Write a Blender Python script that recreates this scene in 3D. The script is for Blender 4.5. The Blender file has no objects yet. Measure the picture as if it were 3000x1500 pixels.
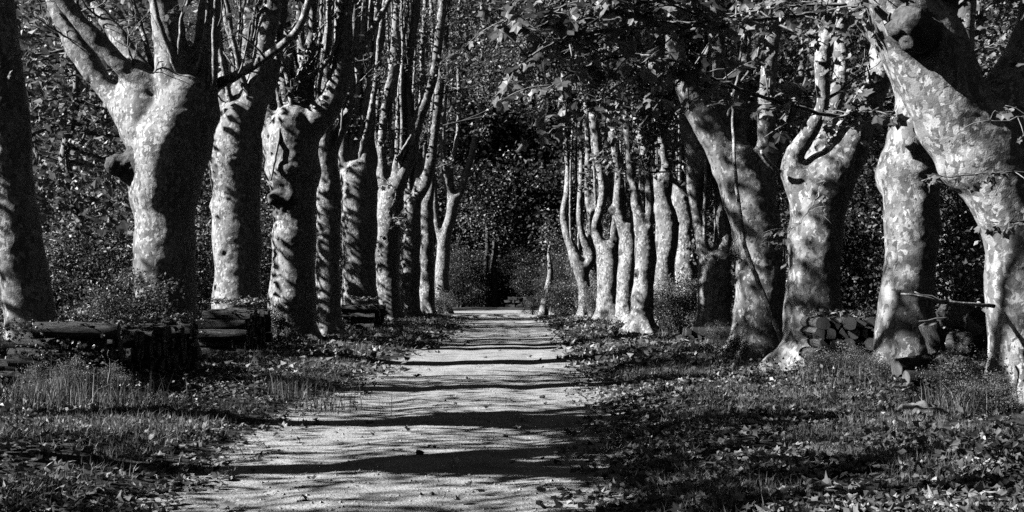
import bpy, math, random
import numpy as np
from mathutils import Vector, Matrix

SEED = 11
random.seed(SEED)
RNG = np.random.default_rng(SEED)
sc = bpy.context.scene
COL = sc.collection
R = math.radians

# ------------------------------------------------------------------ camera, sky, sun, exposure
EYE, F, HOR = 1.5, 3400.0, 845.0            # eye height, focal length and horizon row of a 3000 px wide picture
cam_d = bpy.data.cameras.new('camera')
cam_d.sensor_width = 36.0
cam_d.lens = 36.0 * F / 3000.0
cam_d.shift_y = (HOR - 750.0) / 3000.0
cam_d.clip_end = 3000
cam = bpy.data.objects.new('camera', cam_d)
COL.objects.link(cam)
cam.location = (0, 0, EYE)
cam.rotation_euler = (R(90), 0, 0)
sc.camera = cam

SUN_EL, SUN_AZ = 33.0, 12.0                   # the sun stands to the left, a little behind the camera
sun_dir = Vector((-math.cos(R(SUN_AZ)) * math.cos(R(SUN_EL)), -math.sin(R(SUN_AZ)) * math.cos(R(SUN_EL)), math.sin(R(SUN_EL))))
world = bpy.data.worlds.new('World')
sc.world = world
world.use_nodes = True
wn = world.node_tree
wn.nodes.clear()
w_out = wn.nodes.new('ShaderNodeOutputWorld')
w_bg = wn.nodes.new('ShaderNodeBackground')
w_sky = wn.nodes.new('ShaderNodeTexSky')
w_sky.sky_type = 'NISHITA'
w_sky.sun_disc = False
w_sky.air_density = 0.35      # clear dry air: a dark sky and deep shade
w_sky.dust_density = 0.1
w_sky.sun_elevation = R(SUN_EL)
w_sky.sun_rotation = math.atan2(sun_dir.x, sun_dir.y)
w_bw = wn.nodes.new('ShaderNodeSeparateColor')     # a black and white photograph through a red filter
wn.links.new(w_sky.outputs[0], w_bw.inputs[0])
wn.links.new(w_bw.outputs[0], w_bg.inputs[0])
w_bg.inputs[1].default_value = 0.05
wn.links.new(w_bg.outputs[0], w_out.inputs[0])

sun_d = bpy.data.lights.new('sun', 'SUN')
sun_d.energy = 5.0
sun_d.angle = R(0.53)
sun_d.color = (1, 1, 1)
sun = bpy.data.objects.new('sun', sun_d)
COL.objects.link(sun)
sun.rotation_euler = sun_dir.to_track_quat('Z', 'Y').to_euler()

sc.view_settings.view_transform = 'Standard'
sc.view_settings.look = 'None'
sc.view_settings.exposure = 1.12
sc.view_settings.gamma = 1.0
sc.cycles.max_bounces = 5
sc.cycles.diffuse_bounces = 0
sc.cycles.transmission_bounces = 3
sc.cycles.use_denoising = False

# ------------------------------------------------------------------ helpers
def at(px, py, Y):
    """a photo pixel at depth Y"""
    return np.array([(px - 1500.0) / F * Y, Y, EYE - (py - HOR) / F * Y])

def hash3(ix, iy, iz, s):
    h = (ix * 374761393 + iy * 668265263 + iz * 2147483647 + s * 1274126177) & 0xFFFFFFFF
    h = ((h ^ (h >> 13)) * 1274126177) & 0xFFFFFFFF
    return ((h ^ (h >> 16)) & 0xFFFFFF) / float(0xFFFFFF) * 2 - 1

def vnoise(p, s=0):
    p = np.asarray(p, dtype=np.float64)
    i = np.floor(p).astype(np.int64)
    f = p - i
    f = f * f * (3 - 2 * f)
    r = 0
    for dx in (0, 1):
        for dy in (0, 1):
            for dz in (0, 1):
                w = (f[:, 0] if dx else 1 - f[:, 0]) * (f[:, 1] if dy else 1 - f[:, 1]) * (f[:, 2] if dz else 1 - f[:, 2])
                r = r + w * hash3(i[:, 0] + dx, i[:, 1] + dy, i[:, 2] + dz, s)
    return r

def fbm(p, s=0, o=3):
    a, r = 1.0, 0
    p = np.asarray(p, dtype=np.float64)
    for k in range(o):
        r = r + a * vnoise(p * (2.03 ** k) + 17.3 * k, s + k)
        a *= 0.5
    return r

def sstep(a, b, x):
    t = np.clip((x - a) / (b - a), 0, 1)
    return t * t * (3 - 2 * t)

def mesh_np(name, verts, faces_flat, sizes, smooth=True):
    me = bpy.data.meshes.new(name)
    verts = np.asarray(verts, dtype=np.float32)
    faces_flat = np.asarray(faces_flat, dtype=np.int32)
    sizes = np.asarray(sizes, dtype=np.int32)
    me.vertices.add(len(verts))
    me.vertices.foreach_set('co', verts.ravel())
    me.loops.add(len(faces_flat))
    me.loops.foreach_set('vertex_index', faces_flat)
    me.polygons.add(len(sizes))
    st = np.concatenate([[0], np.cumsum(sizes)[:-1]]).astype(np.int32)
    me.polygons.foreach_set('loop_start', st)
    me.polygons.foreach_set('use_smooth', np.full(len(sizes), smooth, dtype=bool))
    me.update(calc_edges=True)
    return me

def ob(name, me, mat=None, parent=None):
    o = bpy.data.objects.new(name, me)
    COL.objects.link(o)
    if mat is not None and me is not None and len(me.materials) == 0:
        me.materials.append(mat)
    if parent is not None:
        o.parent = parent
    return o

def tag(o, label=None, cat=None, group=None, kind=None):
    if label: o['label'] = label
    if cat: o['category'] = cat
    if group: o['group'] = group
    if kind: o['kind'] = kind
    return o

def empty(name, loc):
    o = bpy.data.objects.new(name, None)
    COL.objects.link(o)
    o.location = loc
    o.empty_display_size = 0.2
    return o

def resample(pts, rad, step):
    """Catmull-Rom through the points, about one ring every `step` metres"""
    P = np.asarray(pts, float); r = np.asarray(rad, float)
    out, ro = [], []
    n = len(P)
    for i in range(n - 1):
        p0, p1, p2, p3 = P[max(i - 1, 0)], P[i], P[i + 1], P[min(i + 2, n - 1)]
        k = max(2, int(np.linalg.norm(p2 - p1) / step))
        for t in np.arange(k) / k:
            out.append(0.5 * ((2 * p1) + (-p0 + p2) * t + (2 * p0 - 5 * p1 + 4 * p2 - p3) * t * t + (-p0 + 3 * p1 - 3 * p2 + p3) * t ** 3))
            s = t * t * (3 - 2 * t)
            ro.append(r[i] * (1 - s) + r[i + 1] * s)
    out.append(P[-1]); ro.append(r[-1])
    return np.array(out), np.array(ro)

def tube(pts, rad, n=10, wob=0.0, seed=0):
    """closed tube: verts, flat faces, sizes"""
    P = np.asarray(pts, float); r = np.asarray(rad, float)
    T = np.gradient(P, axis=0)
    T /= np.linalg.norm(T, axis=1)[:, None] + 1e-9
    a = np.array([1.0, 0, 0]) if abs(T[0][0]) < 0.8 else np.array([0, 1.0, 0])
    u = a - T[0] * a.dot(T[0]); u /= np.linalg.norm(u)
    V = []
    ang = np.arange(n) * 2 * math.pi / n
    for i in range(len(P)):
        u = u - T[i] * u.dot(T[i]); u /= np.linalg.norm(u) + 1e-9
        v = np.cross(T[i], u)
        rr = r[i] * np.ones(n)
        ring = P[i] + rr[:, None] * (np.cos(ang)[:, None] * u + np.sin(ang)[:, None] * v)
        V.append(ring)
    V = np.concatenate(V)
    if wob:
        V = V + (fbm(V * 3.0, seed, 2) * wob)[:, None] * 0.5 + 0
    m = len(P)
    i, j = np.meshgrid(np.arange(m - 1), np.arange(n), indexing='ij')
    i, j = i.ravel(), j.ravel()
    q = np.stack([i * n + j, i * n + (j + 1) % n, (i + 1) * n + (j + 1) % n, (i + 1) * n + j], 1)
    flat = np.concatenate([q.ravel(), np.arange(n)[::-1], (m - 1) * n + np.arange(n)])
    sizes = np.concatenate([np.full(len(q), 4), [n, n]])
    return V, flat, sizes

def merge(parts):
    V, Fl, S, off = [], [], [], 0
    for v, f, s in parts:
        V.append(v); Fl.append(np.asarray(f) + off); S.append(s); off += len(v)
    return np.concatenate(V), np.concatenate(Fl), np.concatenate(S)

# ------------------------------------------------------------------ materials (neutral greys)
def new_mat(name):
    m = bpy.data.materials.new(name)
    m.use_nodes = True
    nt = m.node_tree
    b = nt.nodes['Principled BSDF']
    b.inputs['Specular IOR Level'].default_value = 0.3
    return m, nt, b

def N(nt, t, **kw):
    n = nt.nodes.new(t)
    for k, v in kw.items():
        if k.startswith('in_'):
            n.inputs[k[3:].replace('_', ' ')].default_value = v
        else:
            setattr(n, k, v)
    return n

def ramp(nt, fac, stops, interp='LINEAR'):
    r = nt.nodes.new('ShaderNodeValToRGB')
    r.color_ramp.interpolation = interp
    e = r.color_ramp.elements
    while len(e) < len(stops): e.new(0.5)
    for k, (p, c) in enumerate(stops):
        e[k].position = p; e[k].color = (c, c, c, 1)
    nt.links.new(fac, r.inputs[0])
    return r.outputs[0]

def mixc(nt, fac, a, b, mode='MIX'):
    m = nt.nodes.new('ShaderNodeMix'); m.data_type = 'RGBA'; m.blend_type = mode
    for s, v in ((m.inputs[0], fac), (m.inputs[6], a), (m.inputs[7], b)):
        if isinstance(v, (int, float)):
            s.default_value = v if s.type == 'VALUE' else (v, v, v, 1)
        else:
            nt.links.new(v, s)
    return m.outputs[2]

def mapped(nt, src, scale):
    m = nt.nodes.new('ShaderNodeMapping'); m.inputs['Scale'].default_value = scale
    nt.links.new(src, m.inputs[0]); return m.outputs[0]

def noise(nt, vec, scale, detail=4, rough=0.55):
    n = nt.nodes.new('ShaderNodeTexNoise')
    n.inputs['Scale'].default_value = scale; n.inputs['Detail'].default_value = detail; n.inputs['Roughness'].default_value = rough
    if vec is not None: nt.links.new(vec, n.inputs['Vector'])
    return n

def bump(nt, h, strength, dist, prev=None):
    b = nt.nodes.new('ShaderNodeBump'); b.inputs['Strength'].default_value = strength; b.inputs['Distance'].default_value = dist
    nt.links.new(h, b.inputs['Height'])
    if prev is not None: nt.links.new(prev, b.inputs['Normal'])
    return b.outputs[0]

def mat_plane_bark(name='plane_bark', base=0.255, light=0.5, dark=0.12):
    m, nt, b = new_mat(name)
    pos = nt.nodes.new('ShaderNodeNewGeometry').outputs['Position']
    warp = noise(nt, pos, 9.0, 4)
    add = nt.nodes.new('ShaderNodeVectorMath'); add.operation = 'MULTIPLY_ADD'
    nt.links.new(warp.outputs['Color'], add.inputs[0]); add.inputs[1].default_value = (0.16, 0.16, 0.22)
    nt.links.new(pos, add.inputs[2])
    wp = add.outputs[0]
    v1 = nt.nodes.new('ShaderNodeTexVoronoi'); v1.inputs['Scale'].default_value = 1
    nt.links.new(mapped(nt, wp, (21, 21, 12)), v1.inputs['Vector'])
    sep = nt.nodes.new('ShaderNodeSeparateColor'); nt.links.new(v1.outputs['Color'], sep.inputs[0])
    region = noise(nt, pos, 0.9, 2)
    big = noise(nt, mapped(nt, pos, (3, 3, 1.2)), 1.0, 6, 0.6)
    col = ramp(nt, big.outputs[0], [(0.28, base * 0.45), (0.5, base), (0.75, base * 1.4)])
    v2 = nt.nodes.new('ShaderNodeTexVoronoi'); v2.inputs['Scale'].default_value = 1
    nt.links.new(mapped(nt, wp, (7.5, 7.5, 3.6)), v2.inputs['Vector'])
    sep2 = nt.nodes.new('ShaderNodeSeparateColor'); nt.links.new(v2.outputs['Color'], sep2.inputs[0])
    col = mixc(nt, 1.0, col, ramp(nt, sep2.outputs[0], [(0, 0.6), (0.28, 0.72), (0.3, 1.0), (0.78, 1.08), (0.8, 1.32), (1, 1.42)]), 'MULTIPLY')
    # flakes that have come away: pale, clustered
    sm = nt.nodes.new('ShaderNodeMath'); sm.operation = 'MULTIPLY_ADD'
    nt.links.new(region.outputs[0], sm.inputs[0]); sm.inputs[1].default_value = 0.9
    nt.links.new(sep.outputs[0], sm.inputs[2])
    pale = ramp(nt, sm.outputs[0], [(0.0, 0), (1.17, 0), (1.18, 1)] if False else [(0.0, 0), (0.985, 0), (1.0, 1)], 'CONSTANT')
    sc2 = nt.nodes.new('ShaderNodeMath'); sc2.operation = 'MULTIPLY'; sc2.inputs[1].default_value = 0.78
    nt.links.new(sm.outputs[0], sc2.inputs[0])
    pale = ramp(nt, sc2.outputs[0], [(0.0, 0), (0.972, 0), (0.978, 1)])
    mid = ramp(nt, sep.outputs[1], [(0.0, 1), (0.18, 1), (0.19, 0)])
    col = mixc(nt, mid, col, dark)
    col = mixc(nt, pale, col, light)
    spots = noise(nt, mapped(nt, pos, (34, 34, 22)), 1.0, 2)
    sp = ramp(nt, spots.outputs[0], [(0.0, 0.6), (0.33, 0.7), (0.4, 1.0), (1, 1.0)])
    col = mixc(nt, 1.0, col, sp, 'MULTIPLY')
    nt.links.new(col, b.inputs['Base Color'])
    b.inputs['Roughness'].default_value = 0.62
    # wrinkles across the trunk, fine grain and flake edges
    wr = noise(nt, mapped(nt, wp, (2.2, 2.2, 17)), 1.0, 3)
    n1 = bump(nt, wr.outputs[0], 0.4, 0.025)
    gr = noise(nt, pos, 55, 4)
    n2 = bump(nt, gr.outputs[0], 0.5, 0.015, n1)
    n3 = bump(nt, pale, 0.6, -0.014, n2)
    lump = noise(nt, pos, 6.5, 3)
    n4 = bump(nt, lump.outputs[0], 0.25, 0.05, n3)
    nt.links.new(n4, b.inputs['Normal'])
    return m

def mat_rough_bark(name, base):
    m, nt, b = new_mat(name)
    pos = nt.nodes.new('ShaderNodeNewGeometry').outputs['Position']
    g = noise(nt, mapped(nt, pos, (14, 14, 14)), 1.0, 6, 0.65)
    nt.links.new(ramp(nt, g.outputs[0], [(0.3, base * 0.4), (0.5, base), (0.72, base * 1.7)]), b.inputs['Base Color'])
    b.inputs['Roughness'].default_value = 0.9
    nt.links.new(bump(nt, g.outputs[0], 0.9, 0.05), b.inputs['Normal'])
    return m

def mat_log_bark(name, base):
    m, nt, b = new_mat(name)
    tc = nt.nodes.new('ShaderNodeTexCoord').outputs['Object']
    inf = nt.nodes.new('ShaderNodeObjectInfo')
    ad = nt.nodes.new('ShaderNodeVectorMath'); ad.operation = 'ADD'
    nt.links.new(tc, ad.inputs[0]); nt.links.new(inf.outputs['Location'], ad.inputs[1])
    g = noise(nt, mapped(nt, ad.outputs[0], (5, 11, 11)), 1.0, 6, 0.7)
    f = noise(nt, mapped(nt, ad.outputs[0], (30, 60, 60)), 1.0, 4, 0.7)
    c = ramp(nt, g.outputs[0], [(0.34, base * 0.25), (0.48, base), (0.66, base * 2.0)])
    c = mixc(nt, 1.0, c, ramp(nt, f.outputs[0], [(0.35, 0.5), (0.6, 1.2)]), 'MULTIPLY')
    nt.links.new(c, b.inputs['Base Color'])
    b.inputs['Roughness'].default_value = 0.95
    n1 = bump(nt, g.outputs[0], 1.0, 0.12)
    nt.links.new(bump(nt, f.outputs[0], 1.0, 0.04, n1), b.inputs['Normal'])
    return m

def mat_cut(name='cut_wood'):
    m, nt, b = new_mat(name)
    tc = nt.nodes.new('ShaderNodeTexCoord').outputs['Object']
    w = nt.nodes.new('ShaderNodeTexWave'); w.wave_type = 'RINGS'; w.rings_direction = 'X'
    w.inputs['Scale'].default_value = 22; w.inputs['Distortion'].default_value = 2.5; w.inputs['Detail'].default_value = 3
    nt.links.new(tc, w.inputs['Vector'])
    g = noise(nt, tc, 30, 4)
    c = ramp(nt, w.outputs[0], [(0, 0.12), (1, 0.2)])
    c = mixc(nt, 0.6, c, ramp(nt, g.outputs[0], [(0.3, 0.06), (0.7, 0.22)]))
    nt.links.new(c, b.inputs['Base Color'])
    b.inputs['Roughness'].default_value = 0.85
    nt.links.new(bump(nt, g.outputs[0], 0.5, 0.01), b.inputs['Normal'])
    return m

def mat_leaf(name, lo, hi, trans=0.25, gloss=0.45, obj_random=False):
    m, nt, b = new_mat(name)
    if obj_random:
        f = nt.nodes.new('ShaderNodeObjectInfo').outputs['Random']
    else:
        a = nt.nodes.new('ShaderNodeAttribute'); a.attribute_name = 'shade'
        f = a.outputs['Fac']
    pos = nt.nodes.new('ShaderNodeNewGeometry').outputs['Position']
    c = ramp(nt, f, [(0, lo), (0.7, (lo + hi) / 2), (1, hi)])
    g = noise(nt, pos, 25, 2)
    c = mixc(nt, 1.0, c, ramp(nt, g.outputs[0], [(0.3, 0.75), (0.7, 1.15)]), 'MULTIPLY')
    nt.links.new(c, b.inputs['Base Color'])
    b.inputs['Roughness'].default_value = gloss
    b.inputs['Specular IOR Level'].default_value = 0.5
    t = nt.nodes.new('ShaderNodeBsdfTranslucent')
    nt.links.new(c, t.inputs[0])
    mx = nt.nodes.new('ShaderNodeMixShader'); mx.inputs[0].default_value = trans
    nt.links.new(b.outputs[0], mx.inputs[1]); nt.links.new(t.outputs[0], mx.inputs[2])
    nt.links.new(mx.outputs[0], nt.nodes['Material Output'].inputs[0])
    return m

def mat_ground(name, stops, scale, bd, fine=60):
    m, nt, b = new_mat(name)
    pos = nt.nodes.new('ShaderNodeNewGeometry').outputs['Position']
    a = noise(nt, pos, scale, 6, 0.65)
    f = noise(nt, pos, fine, 3, 0.7)
    c = ramp(nt, a.outputs[0], stops)
    c = mixc(nt, 1.0, c, ramp(nt, f.outputs[0], [(0.3, 0.55), (0.5, 1.0), (0.7, 1.25)]), 'MULTIPLY')
    nt.links.new(c, b.inputs['Base Color'])
    b.inputs['Roughness'].default_value = 0.95
    b.inputs['Specular IOR Level'].default_value = 0.15
    n1 = bump(nt, a.outputs[0], 0.6, bd)
    nt.links.new(bump(nt, f.outputs[0], 0.8, bd * 0.35, n1), b.inputs['Normal'])
    return m

def mat_plain(name, v, rough=0.6, metal=0.0):
    m, nt, b = new_mat(name)
    pos = nt.nodes.new('ShaderNodeNewGeometry').outputs['Position']
    g = noise(nt, pos, 18, 4)
    nt.links.new(ramp(nt, g.outputs[0], [(0.3, v * 0.6), (0.7, v * 1.3)]), b.inputs['Base Color'])
    b.inputs['Roughness'].default_value = rough
    b.inputs['Metallic'].default_value = metal
    return m

M_BARK = mat_plane_bark()
M_WOODBARK = mat_rough_bark('dark_bark', 0.09)
M_LOGBARK = mat_log_bark('log_bark', 0.13)
M_BURL = mat_rough_bark('burl_bark', 0.11)
M_CUT = mat_cut()
M_TWIG = mat_plain('twig', 0.28, 0.7)
M_LEAF = mat_leaf('plane_leaf', 0.10, 0.30, 0.25)
M_LEAF_OBJ = mat_leaf('plane_leaf_single', 0.10, 0.34, 0.25, obj_random=True)
M_BGLEAF = mat_leaf('wood_leaf', 0.06, 0.42, 0.25)
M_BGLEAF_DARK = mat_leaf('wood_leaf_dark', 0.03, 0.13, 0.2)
M_BUSH = mat_leaf('bush_leaf', 0.05, 0.2, 0.2, 0.35)
M_DRY = mat_leaf('dry_leaf', 0.05, 0.5, 0.12, 0.6)
M_DRY_OBJ = mat_leaf('dry_leaf_single', 0.1, 0.45, 0.12, 0.6, obj_random=True)
M_GRASS = mat_leaf('grass_blade', 0.08, 0.29, 0.2, 0.5)
M_STRAW = mat_leaf('straw_stem', 0.25, 0.5, 0.2, 0.5)
M_SOIL = mat_ground('soil', [(0.3, 0.025), (0.5, 0.06), (0.75, 0.12)], 3.0, 0.05)
M_PATH = mat_ground('gravel_path', [(0.3, 0.22), (0.5, 0.4), (0.7, 0.52)], 2.2, 0.08, 38)
def path_edges_blend(m):
    nt = m.node_tree; b = nt.nodes['Principled BSDF']
    old = b.inputs['Base Color'].links[0].from_socket
    a = nt.nodes.new('ShaderNodeAttribute'); a.attribute_name = 'edge'
    pos = nt.nodes.new('ShaderNodeNewGeometry').outputs['Position']
    g = noise(nt, pos, 5.5, 6, 0.7)
    ad = nt.nodes.new('ShaderNodeMath'); ad.operation = 'SUBTRACT'
    nt.links.new(a.outputs['Fac'], ad.inputs[0]); nt.links.new(g.outputs[0], ad.inputs[1])
    f = ramp(nt, ad.outputs[0], [(0.0, 0), (0.14, 1)])
    nt.links.new(mixc(nt, f, 0.05, old), b.inputs['Base Color'])
path_edges_blend(M_PATH)
M_STONE = mat_ground('stone', [(0.3, 0.16), (0.7, 0.4)], 8, 0.02)
M_PEB = mat_plain('pebble', 0.38, 0.9)
M_IRON = mat_plain('iron', 0.3, 0.5, 0.3)

# ------------------------------------------------------------------ ground and path
LEFT = np.array([(-2.2, -30), (-3.1, 3), (-3.1, 8), (-3.0, 14), (-2.95, 20), (-2.5, 32), (-2.35, 45), (-2.6, 58), (-3.4, 66), (-8, 70.5), (-25, 75)])
RIGHT = np.array([(0.4, -30), (0.7, 3), (0.9, 9), (1.45, 15), (1.7, 22), (1.8, 34), (1.95, 45), (1.9, 58), (1.5, 66), (2.4, 74), (3.2, 84)])

def path_edges(y):
    y = np.asarray(y, float)
    return np.interp(y, LEFT[:9, 1], LEFT[:9, 0]), np.interp(y, RIGHT[:, 1], RIGHT[:, 0])

def edge_wob(y, s):
    y = np.atleast_1d(np.asarray(y, float))
    return fbm(np.stack([y * 0.9, 0 * y + s * 7.7, 0 * y], 1), 40 + s, 3) * 0.16

def outside(x, y):
    """metres outside the path (negative inside)"""
    l, r = path_edges(np.clip(y, -30, 66))
    d = np.maximum(l - x, x - r)
    # the bend to the left at the far end
    yc = 72 + (np.clip(-x, -20, 60)) * 0.22
    bend = np.where(x < 5, np.abs(y - yc - 6) - 10.2, 9e9)
    bend = np.where(x > 2.2, np.maximum(bend, x - 2.2), bend)
    d = np.where(y > 66, bend, np.minimum(d, np.maximum(bend, 0.0) + 0 * d if False else np.where(y > 60, np.minimum(d, bend), d)))
    return d

def gh(x, y):
    """ground height"""
    x = np.atleast_1d(np.asarray(x, float)); y = np.atleast_1d(np.asarray(y, float))
    d = outside(x, y)
    h = -0.16 * (1 - sstep(-0.3, 1.3, d))
    P = np.stack([x * 0.7, y * 0.7, 0 * x], 1)
    h = h + fbm(P, 3, 3) * 0.05 * sstep(0.0, 1.0, d)
    h = h + fbm(np.stack([x * 1.3, y * 0.5, 0 * x + 5], 1), 9, 2) * 0.012 * (1 - sstep(-0.2, 0.3, d))
    l_, r__ = path_edges(np.clip(y, -30, 66))
    u_ = (x - l_) / np.maximum(r__ - l_, 0.5) + 0.03 * np.sin(y * 0.35)
    ins = (1 - sstep(-0.25, 0.1, d)) * (y < 67)
    h = h + ins * (-0.022 * np.exp(-((u_ - 0.27) / 0.09) ** 2) - 0.022 * np.exp(-((u_ - 0.72) / 0.075) ** 2))
    h = h + ins * 0.007 * fbm(np.stack([x * 3.5, y * 2.6, 0 * x + 2], 1), 19, 3)
    hill = np.maximum(y - 96, 0) * 0.34
    h = h + np.minimum(hill, 34 + 0.02 * hill)
    side = np.maximum(x - 16, 0) * 0.12 * (1 - 0)
    h = h + np.minimum(side, 7)
    return h

def g1(x, y):
    return float(gh(x, y)[0])

def graded(lo, hi, fine_lo, fine_hi, fine, grow=1.25):
    a = list(np.arange(fine_lo, fine_hi + 1e-6, fine))
    s, v = fine, a[0]
    left = []
    while v > lo:
        s = min(s * grow, 40); v -= s; left.append(v)
    s, v = fine, a[-1]
    right = []
    while v < hi:
        s = min(s * grow, 40); v += s; right.append(v)
    return np.array(left[::-1] + a + right)

gx = graded(-900, 900, -9, 9, 0.3)
gy = graded(-300, 1500, 5, 60, 0.35, 1.15)
X, Y = np.meshgrid(gx, gy, indexing='ij')
Z = gh(X.ravel(), Y.ravel()) - 0.05 * (1 - sstep(-0.5, 0.05, outside(X.ravel(), Y.ravel())))
i, j = np.meshgrid(np.arange(len(gx) - 1), np.arange(len(gy) - 1), indexing='ij')
i, j = i.ravel(), j.ravel(); n = len(gy)
q = np.stack([i * n + j, (i + 1) * n + j, (i + 1) * n + j + 1, i * n + j + 1], 1)
o = ob('ground', mesh_np('ground', np.stack([X.ravel(), Y.ravel(), Z], 1), q.ravel(), np.full(len(q), 4)), M_SOIL)
tag(o, kind='structure')

ys = np.concatenate([np.arange(-25, 5, 0.5), np.arange(5, 30, 0.14), np.arange(30, 67.01, 0.3)])
l, r = path_edges(ys)
l = l + edge_wob(ys, 1); r = r + edge_wob(ys, 2)
K = 44
t = np.linspace(0, 1, K)
l = l - 0.45; r = r + 0.45
PX = l[:, None] * (1 - t) + r[:, None] * t
PY = np.repeat(ys[:, None], K, 1)
PZ = gh(PX.ravel(), PY.ravel()) + 0.012
V = np.stack([PX.ravel(), PY.ravel(), PZ], 1)
i, j = np.meshgrid(np.arange(len(ys) - 1), np.arange(K - 1), indexing='ij'); i, j = i.ravel(), j.ravel()
q = np.stack([i * K + j, i * K + j + 1, (i + 1) * K + j + 1, (i + 1) * K + j], 1)
# the bend
bx = np.linspace(2.6, -45, 60)
by = 72 + np.clip(-bx, -20, 60) * 0.22
tt = np.linspace(-4.6, 16.2, 14)
BX = np.repeat(bx[:, None], 14, 1); BY = by[:, None] + tt[None, :] + 0.15 * np.sin(bx * 2.1)[:, None]
BV = np.stack([BX.ravel(), BY.ravel(), gh(BX.ravel(), BY.ravel()) + 0.018], 1)
i, j = np.meshgrid(np.arange(59), np.arange(13), indexing='ij'); i, j = i.ravel(), j.ravel()
bq = np.stack([i * 14 + j, (i + 1) * 14 + j, (i + 1) * 14 + j + 1, i * 14 + j + 1], 1)[:, ::-1]
VV, FF, SS = merge([(V, q.ravel(), np.full(len(q), 4)), (BV, bq.ravel(), np.full(len(bq), 4))])
pm = mesh_np('path', VV, FF, SS)
ea = pm.attributes.new('edge', 'FLOAT', 'POINT')
ed = np.concatenate([np.clip(np.minimum(PX - l[:, None], r[:, None] - PX) / 0.9, 0, 1).ravel(), np.clip(np.minimum(tt + 4.6, 16.2 - tt) / 0.7, 0, 1)[None, :].repeat(60, 0).ravel()])
ea.data.foreach_set('value', ed.astype(np.float32))
o = ob('path', pm, M_PATH)
tag(o, kind='structure')

# ------------------------------------------------------------------ leaves
def lobed_template():
    tips = [(-90, 0.22), (-62, 0.55), (-25, 0.74), (5, 0.58), (35, 0.93), (62, 0.66), (90, 1.02), (118, 0.66), (145, 0.93), (175, 0.58), (205, 0.74), (242, 0.55)]
    v = [(0, -0.05, 0)]
    for a, r_ in tips:
        v.append((math.cos(R(a)) * r_, math.sin(R(a)) * r_, 0))
    v = np.array(v) * 0.5
    k = len(tips)
    f = np.array([(0, 1 + i, 1 + (i + 1) % k) for i in range(k)])
    return v, f

def diamond_template():
    v = np.array([(0, -0.5, 0), (0.36, -0.05, 0.08), (0, 0.55, -0.04), (-0.36, -0.05, 0.08)])
    f = np.array([(0, 1, 2), (0, 2, 3)])
    return v, f

def spray_template():
    """three leaflets on one stalk, for the far crowns"""
    v, f = diamond_template()
    out, fo = [], []
    for k, (a, dx, dy) in enumerate(((0, 0, 0.5), (100, 0.5, -0.1), (-105, -0.5, -0.15))):
        c, s = math.cos(R(a)), math.sin(R(a))
        w = v.copy(); w[:, 0], w[:, 1] = v[:, 0] * c + v[:, 1] * s + dx, -v[:, 0] * s + v[:, 1] * c + dy
        w[:, 2] += 0.15 * k
        out.append(w); fo.append(f + 4 * k)
    return np.concatenate(out), np.concatenate(fo)

LOBED, DIAMOND, SPRAY = lobed_template(), diamond_template(), spray_template()

def leaf_mesh(name, P, size, tmpl, up=(0, 0, 1), spread=0.9, curl=0.35, rng=RNG, droop=0.0, shade=None):
    P = np.asarray(P, float)
    n = len(P)
    tv, tf = tmpl
    nrm = np.asarray(up, float)[None, :] * 1.0 + rng.normal(0, spread, (n, 3))
    nrm /= np.linalg.norm(nrm, axis=1)[:, None]
    a = rng.normal(0, 1, (n, 3)); a[:, 2] -= droop * 2
    u = a - nrm * (a * nrm).sum(1)[:, None]
    u /= np.linalg.norm(u, axis=1)[:, None]
    w = np.cross(u, nrm)
    s = size * rng.uniform(0.45, 1.25, n)
    c = rng.normal(0, curl, n)
    c2 = rng.normal(0, curl, n)
    x = tv[None, :, 0] * np.ones((n, 1)); y = tv[None, :, 1] * np.ones((n, 1))
    z = tv[None, :, 2] + c[:, None] * x * x * 3 + c2[:, None] * y * y * 2 + rng.normal(0, 0.25 * curl * 0.5, x.shape)
    V = P[:, None, :] + s[:, None, None] * (x[..., None] * w[:, None, :] + y[..., None] * u[:, None, :] + z[..., None] * nrm[:, None, :])
    k = len(tv)
    Fm = (tf[None] + (np.arange(n) * k)[:, None, None]).reshape(-1)
    me = mesh_np(name, V.reshape(-1, 3), Fm, np.full(n * len(tf), 3), smooth=False)
    at_ = me.attributes.new('shade', 'FLOAT', 'POINT')
    sh = rng.random(n) if shade is None else shade
    at_.data.foreach_set('value', np.repeat(sh, k).astype(np.float32))
    return me

# ------------------------------------------------------------------ plane trees of the avenue
def laplace(V, E, it, lam=0.5):
    deg = np.bincount(E.ravel(), minlength=len(V)).astype(float)[:, None]
    for _ in range(it):
        acc = np.zeros_like(V)
        for c in range(3):
            acc[:, c] = np.bincount(E[:, 0], V[E[:, 1], c], len(V)) + np.bincount(E[:, 1], V[E[:, 0], c], len(V))
        V = V + lam * (acc / np.maximum(deg, 1) - V)
    return V

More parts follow.
